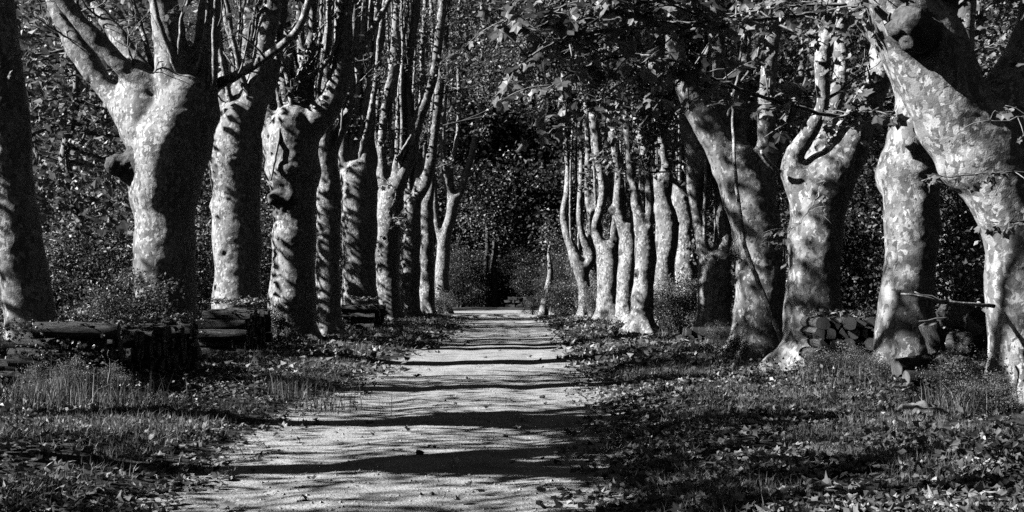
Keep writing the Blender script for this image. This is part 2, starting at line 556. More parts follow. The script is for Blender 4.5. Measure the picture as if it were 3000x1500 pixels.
def grow(p, d, r, L, rng, depth=0):
    """a branch with side branches; returns tubes and leaf centres"""
    tubes, cents = [], []
    k = 6
    pts, rad = [np.array(p)], [r]
    d = np.array(d, float); d /= np.linalg.norm(d)
    for s in range(k):
        d = d + rng.normal(0, 0.10 + 0.06 * depth, 3) + np.array([0, 0, 0.06])
        d /= np.linalg.norm(d)
        pts.append(pts[-1] + d * L / k)
        rad.append(max(r * (1 - 0.8 * (s + 1) / k), 0.008))
        if depth < 2 and s >= 1 and rng.random() < (0.85 if depth == 0 else 0.6):
            sd = d + rng.normal(0, 0.75, 3); sd[2] = abs(sd[2]) * 0.5 + 0.1
            t2, c2 = grow(pts[-1], sd, rad[-1] * 0.6, L * rng.uniform(0.35, 0.6), rng, depth + 1)
            tubes += t2; cents += c2
        if s >= 3 or depth > 0:
            cents.append(pts[-1])
    if depth == 0: P, rr = resample(pts, rad, L / 8)
    else: P, rr = np.array(pts), np.array(rad)
    tubes.append(tube(P, rr, 7 if depth == 0 else 4))
    return tubes, cents

def plane_tree(spec):
    Yd = spec['Y']
    rng = np.random.default_rng(spec.get('seed', int(Yd * 37) % 1000))
    chains = []
    x0 = (spec['chains'][0][0][0] - 1500) / F * Yd
    gz = g1(x0, Yd)
    for ci, ch in enumerate(spec['chains']):
        kind = 'trunk' if ci == 0 else 'limb'
        dyk = spec.get('dy', {}).get(ci, rng.uniform(-0.9, 0.9) if ci else 0.0)
        m = len(ch)
        pts, rad = [], []
        for k, p in enumerate(ch):
            f_ = k / max(m - 1, 1)
            dY = dyk * f_ if len(p) < 4 else p[3]
            yy = Yd + dY
            pts.append(at(p[0], p[1], yy)); rad.append(max(p[2] * 0.5 / F * yy, 0.02) * (0.99 * spec.get('fat', 1.0) if ci == 0 else 0.97) + 0.4 * spec.get('vox', 0.045))
        if ci == 0:
            # start below the ground, with a root flare
            b0 = pts[0].copy(); b0[2] = gz - 0.3
            pts[0][2] = max(gz + 0.05, min(pts[0][2], gz + 0.25))
            pts = [b0] + pts; rad = [rad[0] * 1.12] + rad
        chains.append((kind, np.array(pts), np.array(rad)))
    for (px, py, w, dY) in spec.get('burls', []):
        c = at(px, py, Yd + dY); r_ = w * 0.5 / F * Yd
        core = chains[0][1]
        k = np.argmin(np.abs(core[:, 2] - c[2])); inner = core[k].copy(); inner[2] = c[2]
        d = inner - c
        chains.append(('burl', np.array([c + d * 0.45, c + d * 0.15, c - d / np.linalg.norm(d) * r_ * 0.45]), np.array([r_ * 0.85, r_ * 1.0, r_ * 0.62])))
    base = np.array([chains[0][1][0][0], chains[0][1][0][1], gz])
    parts, segA, segB, segR, segR2, segI = [], [], [], [], [], []
    ends = []
    vox = spec.get('vox', 0.045)
    for ci, (kind, pts, rad) in enumerate(chains):
        P, rr = resample(pts, rad, 0.16)
        # wavering girth and line
        if kind != 'burl':
            w_ = fbm(np.stack([P[:, 2] * 1.7 + ci * 9, P[:, 0] * 0.3, 0 * P[:, 0]], 1), int(Yd * 3) % 97, 2)
            rr = rr * (1 + 0.07 * w_)
        d1 = P[-1] - P[-3]; d1 = d1 / np.linalg.norm(d1); d0 = P[0] - P[2]; d0 = d0 / np.linalg.norm(d0)
        cap = ((0.35, 0.92), (0.65, 0.72), (0.85, 0.48), (0.96, 0.2))
        Pc = np.concatenate([[P[0] + d0 * rr[0] * a_ for a_, _ in cap][::-1] if ci else P[:0], P, [P[-1] + d1 * rr[-1] * a_ for a_, _ in cap]]) if kind != 'limb' else np.concatenate([[P[0] + d0 * rr[0] * a_ for a_, _ in cap][::-1], P])
        rc = np.concatenate([[rr[0] * b_ for _, b_ in cap][::-1] if ci else rr[:0], rr, [rr[-1] * b_ for _, b_ in cap]]) if kind != 'limb' else np.concatenate([[rr[0] * b_ for _, b_ in cap][::-1], rr])
        parts.append(tube(Pc, rc, 16))
        segA.append(P[:-1]); segB.append(P[1:]); segR.append(rr[:-1]); segI.append(np.full(len(P) - 1, ci))
        if kind == 'limb':
            ends.append((ci, P[-1], P[-1] - P[-3], rr[-1]))
    V, Fl, S = merge(parts)
    tmp = ob('tmp', mesh_np('tmp', V, Fl, S))
    md = tmp.modifiers.new('r', 'REMESH'); md.mode = 'VOXEL'; md.voxel_size = vox
    dg = bpy.context.evaluated_depsgraph_get()
    me = bpy.data.meshes.new_from_object(tmp.evaluated_get(dg))
    tm = tmp.data
    bpy.data.objects.remove(tmp); bpy.data.meshes.remove(tm)
    nv = len(me.vertices)
    V = np.empty(nv * 3, np.float32); me.vertices.foreach_get('co', V); V = V.reshape(-1, 3).astype(float)
    E = np.empty(len(me.edges) * 2, np.int32); me.edges.foreach_get('vertices', E); E = E.reshape(-1, 2)
    V = laplace(V, E, spec.get('smooth', 9))
    me.vertices.foreach_set('co', V.astype(np.float32).ravel()); me.update()
    Nn = np.empty(nv * 3, np.float32); me.vertex_normals.foreach_get('vector', Nn); Nn = Nn.reshape(-1, 3)
    sd = int(Yd * 11) % 200
    # lumps, burrs, creases under the swellings
    dis = 0.045 * fbm(V * np.array([1.5, 1.5, 0.9]), sd, 2)
    dis += 0.006 * fbm(V * np.array([2.5, 2.5, 9.0]), sd + 5, 2)
    dis += 0.005 * fbm(V * 7.0, sd + 8, 2)
    kn = rng.choice(nv, min(26, nv), replace=False)
    for k in kn:
        if V[k, 2] < gz + 0.5: continue
        d2 = ((V - V[k]) ** 2).sum(1)
        a_ = rng.uniform(0.012, 0.045); s_ = rng.uniform(0.06, 0.15)
        dis += a_ * np.exp(-d2 / (2 * s_ * s_))
        dis -= 0.3 * a_ * np.exp(-(np.sqrt(d2) - s_ * 1.9) ** 2 / (2 * (s_ * 0.4) ** 2)) * (V[:, 2] < V[k, 2])
    for kind, pts, rad in chains:
        if kind == 'burl':
            dd = np.linalg.norm(V - pts[1], axis=1)
            wgt = 1 - sstep(0.8 * rad[1], 1.7 * rad[1], dd)
            dis += wgt * rad[1] * 0.22 * fbm(V * (1.6 / rad[1]), sd + 11, 3)
    low = np.clip(1 - (V[:, 2] - gz) / 0.75, 0, 1) ** 2
    th = np.arctan2(V[:, 1] - base[1], V[:, 0] - base[0])
    dis += low * (0.06 + 0.07 * np.cos(th * 5 + sd) + 0.03 * np.cos(th * 3 + 1.3 * sd)) * spec.get('flare', 1.6)
    V = V + Nn * dis[:, None]
    me.vertices.foreach_set('co', V.astype(np.float32).ravel()); me.update()
    me.vertex_normals.foreach_get('vector', Nn.reshape(-1)) if False else None
    Nb = np.empty(nv * 3, np.float32); me.vertex_normals.foreach_get('vector', Nb); Nn = Nb.reshape(-1, 3)
    npoly = len(me.polygons)
    lv = np.empty(len(me.loops), np.int32); me.loops.foreach_get('vertex_index', lv)
    quads = lv.reshape(npoly, 4)
    cen = V[quads].mean(1)
    bpy.data.meshes.remove(me)
    # which limb a face belongs to
    A = np.concatenate(segA); Rr = np.concatenate(segR); I = np.concatenate(segI)
    best = np.full(npoly, 1e9); idx = np.zeros(npoly, int)
    for a_, r_, c_ in zip(A, Rr, I):
        d = np.linalg.norm(cen - a_, axis=1) / r_ * (0.8 if chains[c_][0] == 'burl' else (1.0 if chains[c_][0] == 'trunk' else 1.04))
        mk = d < best
        best[mk] = d[mk]; idx[mk] = c_
    root = empty(spec.get('name', 'plane_tree'), base)
    tag(root, spec['label'], 'tree', spec.get('group'))
    for ci, (kind, pts, rad) in enumerate(chains):
        fsel = quads[idx == ci]
        if len(fsel) < 6: continue
        used, inv = np.unique(fsel.ravel(), return_inverse=True)
        pm = mesh_np(kind, V[used] - base, inv, np.full(len(fsel), 4))
        pm.normals_split_custom_set_from_vertices(Nn[used].tolist())
        ob(kind, pm, M_BURL if kind == 'burl' else M_BARK, root)
    # bare side branches traced from the photograph
    for br in spec.get('branches', []):
        pts = [at(p[0], p[1], Yd + (p[3] if len(p) > 3 else 0)) for p in br]
        rad = [max(p[2] * 0.5 / F * Yd, 0.006) for p in br]
        P, rr = resample(pts, rad, 0.12)
        P[1:-1] += RNG.normal(0, 0.008, P[1:-1].shape)
        v, f, s = tube(P, rr, 7)
        ob('branch', mesh_np('branch', v - base, f, s), M_BARK if br[0][2] > 9 else M_TWIG, root)
    # the limbs go on above the frame
    cents = []
    for (ci, p, d, r_) in ends:
        if not spec.get('grow', True): continue
        L = spec.get('growlen', 4.5) * rng.uniform(0.8, 1.2)
        tb, cc = grow(p, d, r_ * 0.95, L, rng)
        v, f, s = merge(tb)
        ob('branch', mesh_np('branch', v - base, f, s), M_BARK, root)
        cents += cc
    shoots = []
    epi_c = []
    for ci, (kind, pts, rad) in enumerate(chains):
        if kind != 'limb': continue
        P, rr = resample(pts, rad, 0.2)
        for _ in range(spec.get('epi', 3)):
            k = rng.integers(len(P) // 4, len(P))
            a_ = rng.uniform(0, 2 * math.pi)
            tb, cc = grow(P[k], (math.cos(a_), math.sin(a_) * 0.8, rng.uniform(0.1, 0.9)), min(rr[k] * 0.3, 0.035), rng.uniform(0.8, 2.0) * spec.get('epiL', 1.0), rng, 1)
            shoots += tb; epi_c += cc
    if shoots:
        so = ob('shoots', mesh_np('shoots', *(lambda m: (m[0] - base, m[1], m[2]))(merge(shoots))), M_TWIG, root); so['kind'] = 'stuff'
    el = spec.get('epileaf', 0)
    if el and epi_c:
        C_ = np.array(epi_c)
        C_ = C_[C_[:, 2] < spec.get('leafmax', 99.0)]
        if len(C_) == 0: C_ = np.array(epi_c)[:1]
        P = np.repeat(C_, el, 0) + rng.normal(0, 0.2, (len(C_) * el, 3))
        fo = ob('shoot_leaves', leaf_mesh('shoot_leaves', P - base, 0.21, DIAMOND if Yd > 26 else LOBED, (-0.4, -0.3, 0.7), 0.6, rng=rng), M_LEAF, root)
        tag(fo, kind='stuff')
    dens = spec.get('leaves', 22)
    if cents and dens:
        C_ = np.array(cents)
        C_ = C_[(C_[:, 2] > spec.get('leafmin', 0.0)) & (C_[:, 2] < spec.get('leafmax', 99.0)) & (C_[:, 1] > spec.get('leafY', -99.0))]
        if len(C_) == 0: C_ = np.array(cents)[:1]
        P = np.repeat(C_, dens, 0) + rng.normal(0, 0.38, (len(C_) * dens, 3))
        fo = ob('foliage', leaf_mesh('foliage', P - base, spec.get('leafsize', 0.26 if Yd > 40 else 0.2), DIAMOND, (-0.25, -0.2, 0.8), 0.7, rng=rng), M_LEAF, root)
        tag(fo, kind='stuff')
    return root, base

def up(*pts):
    return list(pts)

TREES = []
# --- left row
TREES.append(dict(Y=17.9, label='dark plane trunk leaning outwards beside the near end of the long woodpile', vox=0.04,
    chains=[[(98, 1110, 150), (94, 1030, 128), (86, 914, 142), (56, 750, 150), (30, 582, 150), (10, 407, 150), (-12, 175, 145), (-35, 0, 145)],
            [(-30, 40, 130), (-60, -90, 100), (-80, -220, 80)], [(-38, 0, 110), (0, -120, 70), (30, -240, 55)]], seed=3, leaves=22, leafmin=7.0, leafY=17.3))
TREES.append(dict(Y=24.6, label='massive plane tree with a dark knobbly burl and outstretched left limb behind the long woodpile', vox=0.042,
    dy={1: 0.5, 2: -0.5, 3: 0.9, 4: -0.4, 5: 0.3},
    chains=[[(484, 1045, 205), (484, 900, 180), (483, 750, 174), (482, 650, 176), (478, 560, 192), (488, 480, 228), (512, 410, 225), (540, 340, 190), (555, 280, 165)],
            [(470, 440, 150), (425, 385, 150), (385, 330, 120), (330, 285, 74), (285, 225, 66), (230, 145, 60), (190, 75, 50), (160, 0, 44), (135, -70, 40)],
            [(510, 330, 90), (455, 256, 66), (372, 204, 54), (308, 140, 48), (244, 76, 42), (186, 0, 38), (150, -60, 34)],
            [(430, 345, 140), (412, 255, 125), (372, 145, 52), (310, 60, 42), (262, 0, 38), (230, -60, 34)],
            [(530, 320, 140), (512, 230, 110), (502, 140, 98), (490, 60, 94), (478, 0, 88), (462, -100, 76)],
            [(575, 330, 140), (592, 250, 100), (600, 150, 78), (612, 60, 74), (621, 0, 70), (634, -100, 60)]],
    burls=[(357, 487, 92, -0.35)], leafmin=8.0, leaves=12,
    branches=[[(585, 300, 40, 0.45), (615, 265, 44, 0.35), (650, 240, 34, 0.15), (690, 222, 28, -0.15), (775, 170, 25, -0.7), (845, 116, 23, -1.2), (885, 64, 21, -1.3), (906, -10, 18, -1.4)],
              [(775, 168, 8, -1.0), (740, 130, 5, -1.1), (700, 100, 4, -1.2)],
              [(700, 215, 7, -0.8), (720, 150, 5, -0.9), (735, 60, 3, -0.9)]], seed=5))
TREES.append(dict(Y=30.6, label='sunlit plane trunk with a bulging left side behind the short woodpile', vox=0.045,
    dy={1: 0.4, 2: -0.4, 3: 0.8},
    chains=[[(696, 1005, 155), (695, 900, 140), (694, 750, 136), (694, 600, 138), (690, 520, 146), (690, 470, 150), (697, 400, 138), (703, 340, 115)],
            [(690, 380, 95), (692, 310, 66), (718, 235, 60), (727, 145, 58), (736, 60, 54), (745, 0, 50), (755, -80, 44)],
            [(725, 370, 100), (742, 300, 84), (765, 200, 62), (785, 80, 58), (800, 0, 52), (815, -80, 46)],
            [(665, 380, 70), (652, 300, 44), (655, 210, 36), (640, 120, 32), (628, 40, 28), (615, -40, 26)],
            [(735, 330, 60), (790, 260, 34), (815, 170, 28), (822, 80, 26), (838, 0, 24), (850, -60, 22)]],
    burls=[(630, 475, 46, -0.2)], seed=8))
TREES.append(dict(Y=32.8, label='stout plane tree with a beak shaped burl facing left and candelabra limbs', vox=0.045,
    dy={1: 0.7, 2: -0.5, 3: -0.3, 4: 0.8},
    chains=[[(858, 1000, 160), (857, 900, 138), (860, 760, 128), (862, 650, 126), (860, 560, 136), (858, 480, 158), (858, 420, 165), (860, 370, 140)],
            [(820, 430, 110), (790, 380, 80), (784, 310, 54), (780, 200, 46), (772, 100, 40), (762, 0, 36), (755, -60, 32)],
            [(885, 400, 110), (930, 345, 84), (976, 290, 74), (1000, 205, 62), (1006, 120, 56), (1006, 0, 50), (1010, -80, 44)],
            [(855, 400, 110), (880, 330, 60), (893, 240, 54), (905, 200, 34), (914, 100, 32), (918, 0, 28), (922, -70, 26)],
            [(850, 390, 90), (838, 320, 50), (830, 240, 38), (840, 130, 32), (826, 40, 28), (818, -50, 26)],
            [(898, 240, 46), (888, 180, 28), (880, 90, 24), (876, 0, 22), (870, -60, 20)]],
    burls=[(826, 588, 84, -0.3)],
    branches=[[(985, 190, 22, -0.4), (1050, 150, 20, -0.5), (1100, 70, 18, -0.6), (1140, 0, 16, -0.7), (1160, -50, 14, -0.8)],
              [(895, 235, 20, -0.3), (950, 190, 16, -0.5), (985, 130, 13, -0.6), (1000, 60, 10, -0.7)],
              [(820, 340, 8, -0.5), (818, 400, 8, -0.7), (805, 470, 7, -0.8), (793, 530, 5, -0.8)]], seed=2))
TREES.append(dict(Y=36.6, label='slim straight plane trunk standing between the burled tree and the far woodpile', vox=0.05,
    chains=[[(960, 985, 92), (961, 900, 76), (962, 760, 70), (962, 600, 70), (958, 500, 64), (954, 440, 56)],
            [(955, 470, 56), (950, 400, 42), (962, 300, 36), (955, 180, 32), (966, 60, 28), (970, -60, 24)],
            [(958, 470, 50), (990, 400, 34), (1020, 320, 28), (1025, 200, 26), (1035, 90, 24), (1040, -50, 22)]], seed=12))
TREES.append(dict(Y=48.5, label='broad plane tree rising behind the far woodpile', vox=0.06,
    chains=[[(1052, 958, 112), (1052, 850, 100), (1052, 750, 96), (1052, 650, 104), (1050, 570, 108), (1050, 520, 100)],
            [(1035, 540, 70), (1030, 465, 52), (1042, 380, 48), (1044, 290, 46), (1042, 175, 44), (1048, 0, 40), (1050, -80, 36)],
            [(1068, 540, 60), (1068, 440, 38), (1072, 326, 36), (1100, 204, 34), (1112, 87, 32), (1119, 0, 30), (1125, -80, 26)],
            [(1060, 550, 50), (1090, 480, 34), (1085, 380, 28), (1090, 280, 24), (1082, 150, 22), (1086, -40, 20)],
            [(1030, 550, 44), (1005, 470, 28), (1012, 360, 24), (1000, 230, 22), (1005, 80, 20), (1002, -60, 18)]], growlen=5, leaves=22, seed=4))
TREES.append(dict(Y=54.0, label='grey plane tree with an elbowed limb at the far end of the woodpile', vox=0.065,
    chains=[[(1137, 945, 80), (1137, 850, 72), (1136, 720, 72), (1140, 640, 76), (1148, 570, 70)],
            [(1150, 580, 56), (1166, 542, 46), (1197, 476, 38), (1208, 420, 38), (1198, 340, 30), (1194, 204, 28), (1216, 58, 26), (1222, -80, 22)],
            [(1206, 440, 34), (1228, 350, 30), (1258, 262, 28), (1281, 145, 27), (1298, 0, 24), (1310, -80, 22)],
            [(1140, 590, 50), (1124, 524, 34), (1118, 440, 28), (1128, 320, 25), (1150, 200, 22), (1160, 60, 20), (1165, -60, 18)],
            [(1142, 570, 40), (1160, 480, 24), (1168, 380, 20), (1160, 240, 18), (1172, 100, 16), (1178, -50, 14)],
            [(1128, 590, 36), (1100, 500, 22), (1098, 400, 18), (1108, 280, 17), (1100, 120, 15), (1110, -50, 14)]],
    branches=[[(1160, 470, 10, -0.3), (1185, 430, 9, -0.5), (1205, 395, 7, -0.6)]], growlen=5, leaves=22, seed=6))
TREES.append(dict(Y=61.0, label='dark trunked plane tree whose long limb sweeps up over the path edge', vox=0.07,
    chains=[[(1202, 933, 64), (1202, 850, 56), (1203, 740, 56), (1205, 650, 58), (1210, 600, 50)],
            [(1208, 620, 48), (1218, 582, 37), (1247, 532, 34), (1263, 461, 32), (1277, 350, 30), (1291, 204, 28), (1304, 58, 26), (1312, -70, 22)],
            [(1202, 630, 40), (1192, 560, 26), (1180, 470, 20), (1186, 340, 18), (1178, 200, 17), (1188, 40, 15), (1190, -60, 14)],
            [(1210, 610, 34), (1222, 520, 22), (1230, 420, 19), (1240, 300, 17), (1238, 150, 16), (1250, -40, 14)]], growlen=6, leaves=32, seed=7))
TREES.append(dict(Y=67.0, label='lit slender plane trunk just before the path bends', vox=0.075,
    chains=[[(1251, 930, 50), (1251, 850, 44), (1251, 750, 42), (1250, 650, 40), (1248, 590, 38)],
            [(1246, 610, 34), (1238, 540, 24), (1242, 430, 20), (1236, 300, 18), (1246, 150, 17), (1242, -40, 15)],
            [(1252, 610, 30), (1265, 530, 20), (1262, 420, 17), (1270, 300, 16), (1282, 120, 15), (1290, -40, 13)]], growlen=7, leaves=24, seed=9))
TREES.append(dict(Y=76.0, label='last plane tree of the left row with a pale forked crown over the bend', vox=0.08,
    chains=[[(1297, 922, 54), (1297, 870, 42), (1296, 790, 40), (1303, 703, 36), (1320, 635, 34), (1328, 585, 34)],
            [(1328, 600, 28), (1354, 548, 20), (1384, 448, 18), (1401, 349, 17), (1416, 233, 16), (1416, 87, 15), (1405, -60, 12)],
            [(1326, 600, 26), (1308, 527, 20), (1298, 451, 18), (1300, 320, 17), (1310, 200, 15), (1305, 40, 14), (1310, -60, 12)],
            [(1318, 570, 20), (1322, 480, 15), (1340, 400, 14), (1345, 280, 13), (1340, 140, 12), (1350, -30, 10)],
            [(1297, 720, 26), (1278, 640, 18), (1272, 540, 16), (1266, 400, 15), (1270, 200, 13), (1262, -40, 12)]], growlen=7, leaves=26, seed=10))
# --- right row
TREES.append(dict(Y=15.0, label='huge plane tree on a narrow foot bulging into a limb with a round black hollow', vox=0.034,
    dy={1: -0.3, 2: 0.8},
    chains=[[(2972, 1180, 185), (2974, 1080, 160), (2976, 950, 148), (2972, 840, 150), (2968, 740, 150), (2955, 640, 175), (2922, 540, 205), (2862, 440, 225), (2800, 340, 250), (2752, 230, 262), (2700, 120, 245)],
            [(2728, 190, 225), (2660, 60, 210), (2610, -40, 170), (2560, -160, 130)],
            [(2860, 460, 225), (2930, 350, 220), (2990, 250, 190), (3030, 140, 150), (3050, 0, 110), (3060, -120, 90)],
            [(2720, 200, 200), (2740, 60, 130), (2770, -70, 100), (2790, -180, 80)]],
    burls=[(2672, 82, 132, -0.85)],  # rounded knob standing out from the limb, in the darker burl bark
    branches=[[(2912, 897, 12, -0.25), (2850, 893, 10, -0.45), (2760, 884, 10, -0.6), (2700, 868, 8, -0.7), (2640, 861, 5, -0.75)],
              [(2780, 885, 8, -0.6), (2725, 868, 6, -0.65), (2680, 855, 4, -0.7)],
              [(2778, 931, 6, -0.5), (2740, 936, 5, -0.6), (2692, 941, 3, -0.65)]], seed=21, grow=True))
TREES.append(dict(Y=18.4, label='pale upright plane trunk with a swollen collar between the log heaps', vox=0.036,
    dy={1: 0.5, 2: 0.9},
    chains=[[(2650, 1118, 195), (2654, 1040, 172), (2657, 914, 164), (2663, 750, 160), (2668, 650, 164), (2668, 560, 174), (2662, 512, 192), (2680, 440, 166), (2692, 340, 140)],
            [(2692, 370, 136), (2680, 260, 112), (2625, 160, 92), (2560, 70, 76), (2490, -20, 62), (2440, -110, 52)],
            [(2700, 400, 130), (2760, 300, 110), (2800, 180, 90), (2820, 40, 75), (2830, -90, 60)]], seed=22))
TREES.append(dict(Y=20.8, label='plane tree with a flared foot behind the heap of split logs', vox=0.038,
    dy={1: -0.5, 2: 0.4, 3: 1.4},
    chains=[[(2368, 1090, 215), (2376, 1000, 164), (2382, 850, 154), (2388, 720, 154), (2398, 620, 164), (2408, 550, 166), (2420, 510, 150)],
            [(2385, 585, 140), (2335, 522, 92), (2322, 465, 58), (2372, 388, 50), (2410, 300, 44), (2408, 230, 42), (2418, 120, 46), (2438, 0, 44), (2450, -100, 38)],
            [(2430, 540, 140), (2485, 425, 112), (2530, 330, 92), (2570, 230, 74), (2590, 100, 62), (2600, -60, 52)],
            [(2385, 570, 120), (2385, 490, 84), (2405, 400, 60), (2440, 310, 48), (2465, 200, 42), (2460, 60, 38), (2470, -60, 34)]],
    branches=[[(2430, 420, 22, 0.5), (2450, 330, 20, 0.8), (2470, 200, 18, 1.0), (2462, 60, 16, 1.2), (2470, -60, 14, 1.3)], [(2285, 505, 16, -0.3), (2245, 470, 12, -0.4), (2230, 440, 8, -0.5)]], seed=23))
TREES.append(dict(Y=24.8, label='twisted plane tree with a long bare pole leaning against its front', vox=0.042,
    dy={1: -0.3, 2: 0.5, 3: -0.5, 4: 0.6},
    chains=[[(2214, 1050, 185), (2218, 960, 152), (2224, 850, 142), (2226, 750, 142), (2214, 650, 146), (2184, 550, 142), (2150, 470, 136)],
            [(2150, 480, 120), (2095, 400, 92), (2052, 330, 74), (2010, 268, 60), (1985, 190, 50), (1975, 80, 44), (1970, -60, 38)],
            [(2140, 450, 100), (2112, 380, 66), (2112, 290, 52), (2106, 170, 48), (2090, 60, 46), (2084, -60, 40)],
            [(2220, 600, 110), (2240, 500, 66), (2243, 400, 50), (2247, 290, 48), (2257, 150, 46), (2286, 20, 42), (2310, -100, 36)],
            [(2165, 470, 80), (2175, 380, 46), (2168, 270, 40), (2180, 150, 36), (2172, 20, 34), (2180, -90, 30)],
            [(2190, 540, 60), (2265, 470, 30), (2300, 400, 24), (2330, 300, 22), (2350, 180, 20), (2345, 40, 18)]], seed=24))
TREES.append(dict(Y=35.5, label='plane tree forking low into a narrow V beside the leafy bush', vox=0.05,
    dy={1: -0.4, 2: 0.4, 3: 0.5},
    chains=[[(2092, 985, 118), (2094, 900, 102), (2096, 839, 100), (2088, 770, 88)],
            [(2075, 790, 60), (2060, 720, 34), (2044, 649, 34), (2037, 584, 36), (2040, 540, 52), (2046, 486, 78), (2030, 404, 66), (2018, 330, 54), (1990, 220, 44), (1970, 90, 38), (1960, -60, 32)],
            [(2100, 780, 50), (2112, 705, 34), (2136, 660, 28), (2160, 590, 26), (2170, 500, 26), (2176, 380, 24), (2170, 200, 22), (2180, -40, 20)],
            [(2044, 470, 50), (2070, 390, 34), (2078, 280, 30), (2070, 140, 28), (2080, -60, 24)],
            [(2110, 800, 60), (2122, 700, 44), (2110, 600, 40), (2098, 500, 36), (2090, 380, 32), (2100, 200, 28)]], seed=25))
TREES.append(dict(Y=38.0, label='sunlit plane trunk with a dark bent stem standing nearest the right verge', vox=0.05,
    chains=[[(1878, 975, 80), (1882, 900, 58), (1888, 800, 52), (1892, 730, 50), (1892, 670, 46)],
            [(1885, 690, 40), (1869, 611, 30), (1857, 556, 28), (1847, 486, 27), (1840, 404, 25), (1834, 300, 24), (1828, 150, 22), (1820, -50, 20)],
            [(1894, 690, 36), (1905, 620, 22), (1900, 540, 20), (1890, 430, 19), (1880, 300, 18), (1868, 120, 17), (1862, -50, 15)]], burls=[(1868, 800, 26, -0.1), (1908, 700, 26, -0.1)], seed=26, leaves=12))
TREES.append(dict(Y=42.5, label='wavy plane trunk rising out of the leafy bush', vox=0.055,
    chains=[[(1946, 965, 70), (1946, 850, 58), (1949, 758, 56), (1955, 649, 54), (1942, 598, 46), (1924, 530, 38)],
            [(1926, 540, 38), (1906, 486, 32), (1884, 415, 31), (1866, 340, 29), (1840, 220, 26), (1820, 80, 24), (1812, -60, 22)],
            [(1944, 600, 34), (1958, 530, 24), (1950, 430, 21), (1936, 300, 20), (1930, 140, 18), (1922, -50, 16)], [(1930, 560, 34), (1948, 480, 24), (1930, 380, 20), (1900, 240, 18), (1890, 60, 16)]], burls=[(1976, 655, 30, -0.1), (1922, 720, 24, -0.1)], seed=27, leaves=12))
TREES.append(dict(Y=46.0, label='thick lumpy plane trunk behind the leafy bush', vox=0.055,
    chains=[[(2010, 955, 84), (2012, 860, 72), (2012, 785, 70), (2008, 676, 58), (1998, 611, 54), (1984, 557, 44)],
            [(1984, 565, 40), (1960, 491, 33), (1928, 421, 31), (1902, 361, 29), (1880, 260, 27), (1868, 120, 25), (1860, -50, 22)],
            [(1998, 620, 40), (2008, 540, 26), (2002, 430, 22), (1990, 300, 20), (1984, 150, 18), (1990, -50, 16)]],
    branches=[[(2022, 560, 18, -0.6), (1960, 518, 16, -0.8), (1917, 459, 14, -1.0), (1905, 400, 11, -1.1), (1895, 330, 8, -1.2)]], burls=[(2035, 680, 30, -0.1), (1986, 610, 30, -0.1)], seed=28, leaves=12))
TREES.append(dict(Y=49.0, label='plane trunk with a knuckle on its bare left stem', vox=0.06,
    chains=[[(1834, 948, 62), (1835, 880, 50), (1840, 780, 49), (1842, 720, 48), (1836, 670, 44)],
            [(1834, 690, 40), (1810, 611, 32), (1814, 540, 28), (1808, 470, 27), (1798, 404, 26), (1790, 330, 25), (1776, 200, 23), (1770, 60, 20), (1765, -60, 18)],
            [(1840, 690, 36), (1858, 620, 20), (1852, 520, 18), (1842, 400, 17), (1838, 250, 16), (1830, 80, 15), (1826, -50, 14)]],
    burls=[(1792, 615, 26, -0.1), (1822, 740, 22, -0.1)], seed=29, leaves=14))
TREES.append(dict(Y=54.0, label='forked plane tree with a knobbed left stem near the far verge', vox=0.065,
    chains=[[(1783, 940, 74), (1784, 860, 60), (1784, 780, 60), (1781, 735, 58)],
            [(1772, 750, 36), (1746, 671, 30), (1759, 611, 28), (1767, 556, 27), (1755, 475, 26), (1748, 404, 24), (1738, 340, 23), (1728, 200, 21), (1722, 60, 19), (1720, -60, 17)],
            [(1790, 750, 36), (1798, 698, 26), (1800, 620, 20), (1790, 520, 18), (1782, 400, 17), (1778, 250, 16), (1770, 60, 14), (1765, -50, 13)]], burls=[(1742, 672, 24, -0.1), (1806, 705, 24, -0.1)], seed=30, leaves=16, growlen=6))
TREES.append(dict(Y=60.0, label='crooked plane tree leaning over the path with a bleached stub', vox=0.07,
    chains=[[(1714, 930, 32), (1713, 850, 30), (1704, 800, 38), (1688, 760, 36)],
            [(1688, 765, 34), (1672, 720, 28), (1660, 676, 24), (1650, 622, 20), (1662, 567, 18), (1664, 500, 16), (1655, 380, 15), (1660, 220, 14), (1650, 40, 13), (1655, -60, 12)],
            [(1708, 795, 34), (1734, 756, 30), (1719, 718, 26), (1702, 668, 18), (1698, 600, 16), (1704, 480, 15), (1698, 320, 14), (1704, 120, 13), (1700, -60, 12)]], seed=31, leaves=18, growlen=6))
TREES.append(dict(Y=31.0, name='wood_tree', label='dark rough trunk behind the pale collared plane tree', vox=0.06,
    chains=[[(2786, 975, 90), (2788, 850, 78), (2792, 650, 78), (2800, 500, 74)],
            [(2798, 520, 66), (2820, 380, 50), (2850, 200, 40), (2870, 0, 34)], [(2796, 520, 60), (2770, 380, 44), (2760, 200, 36), (2750, 0, 30)]], seed=33))
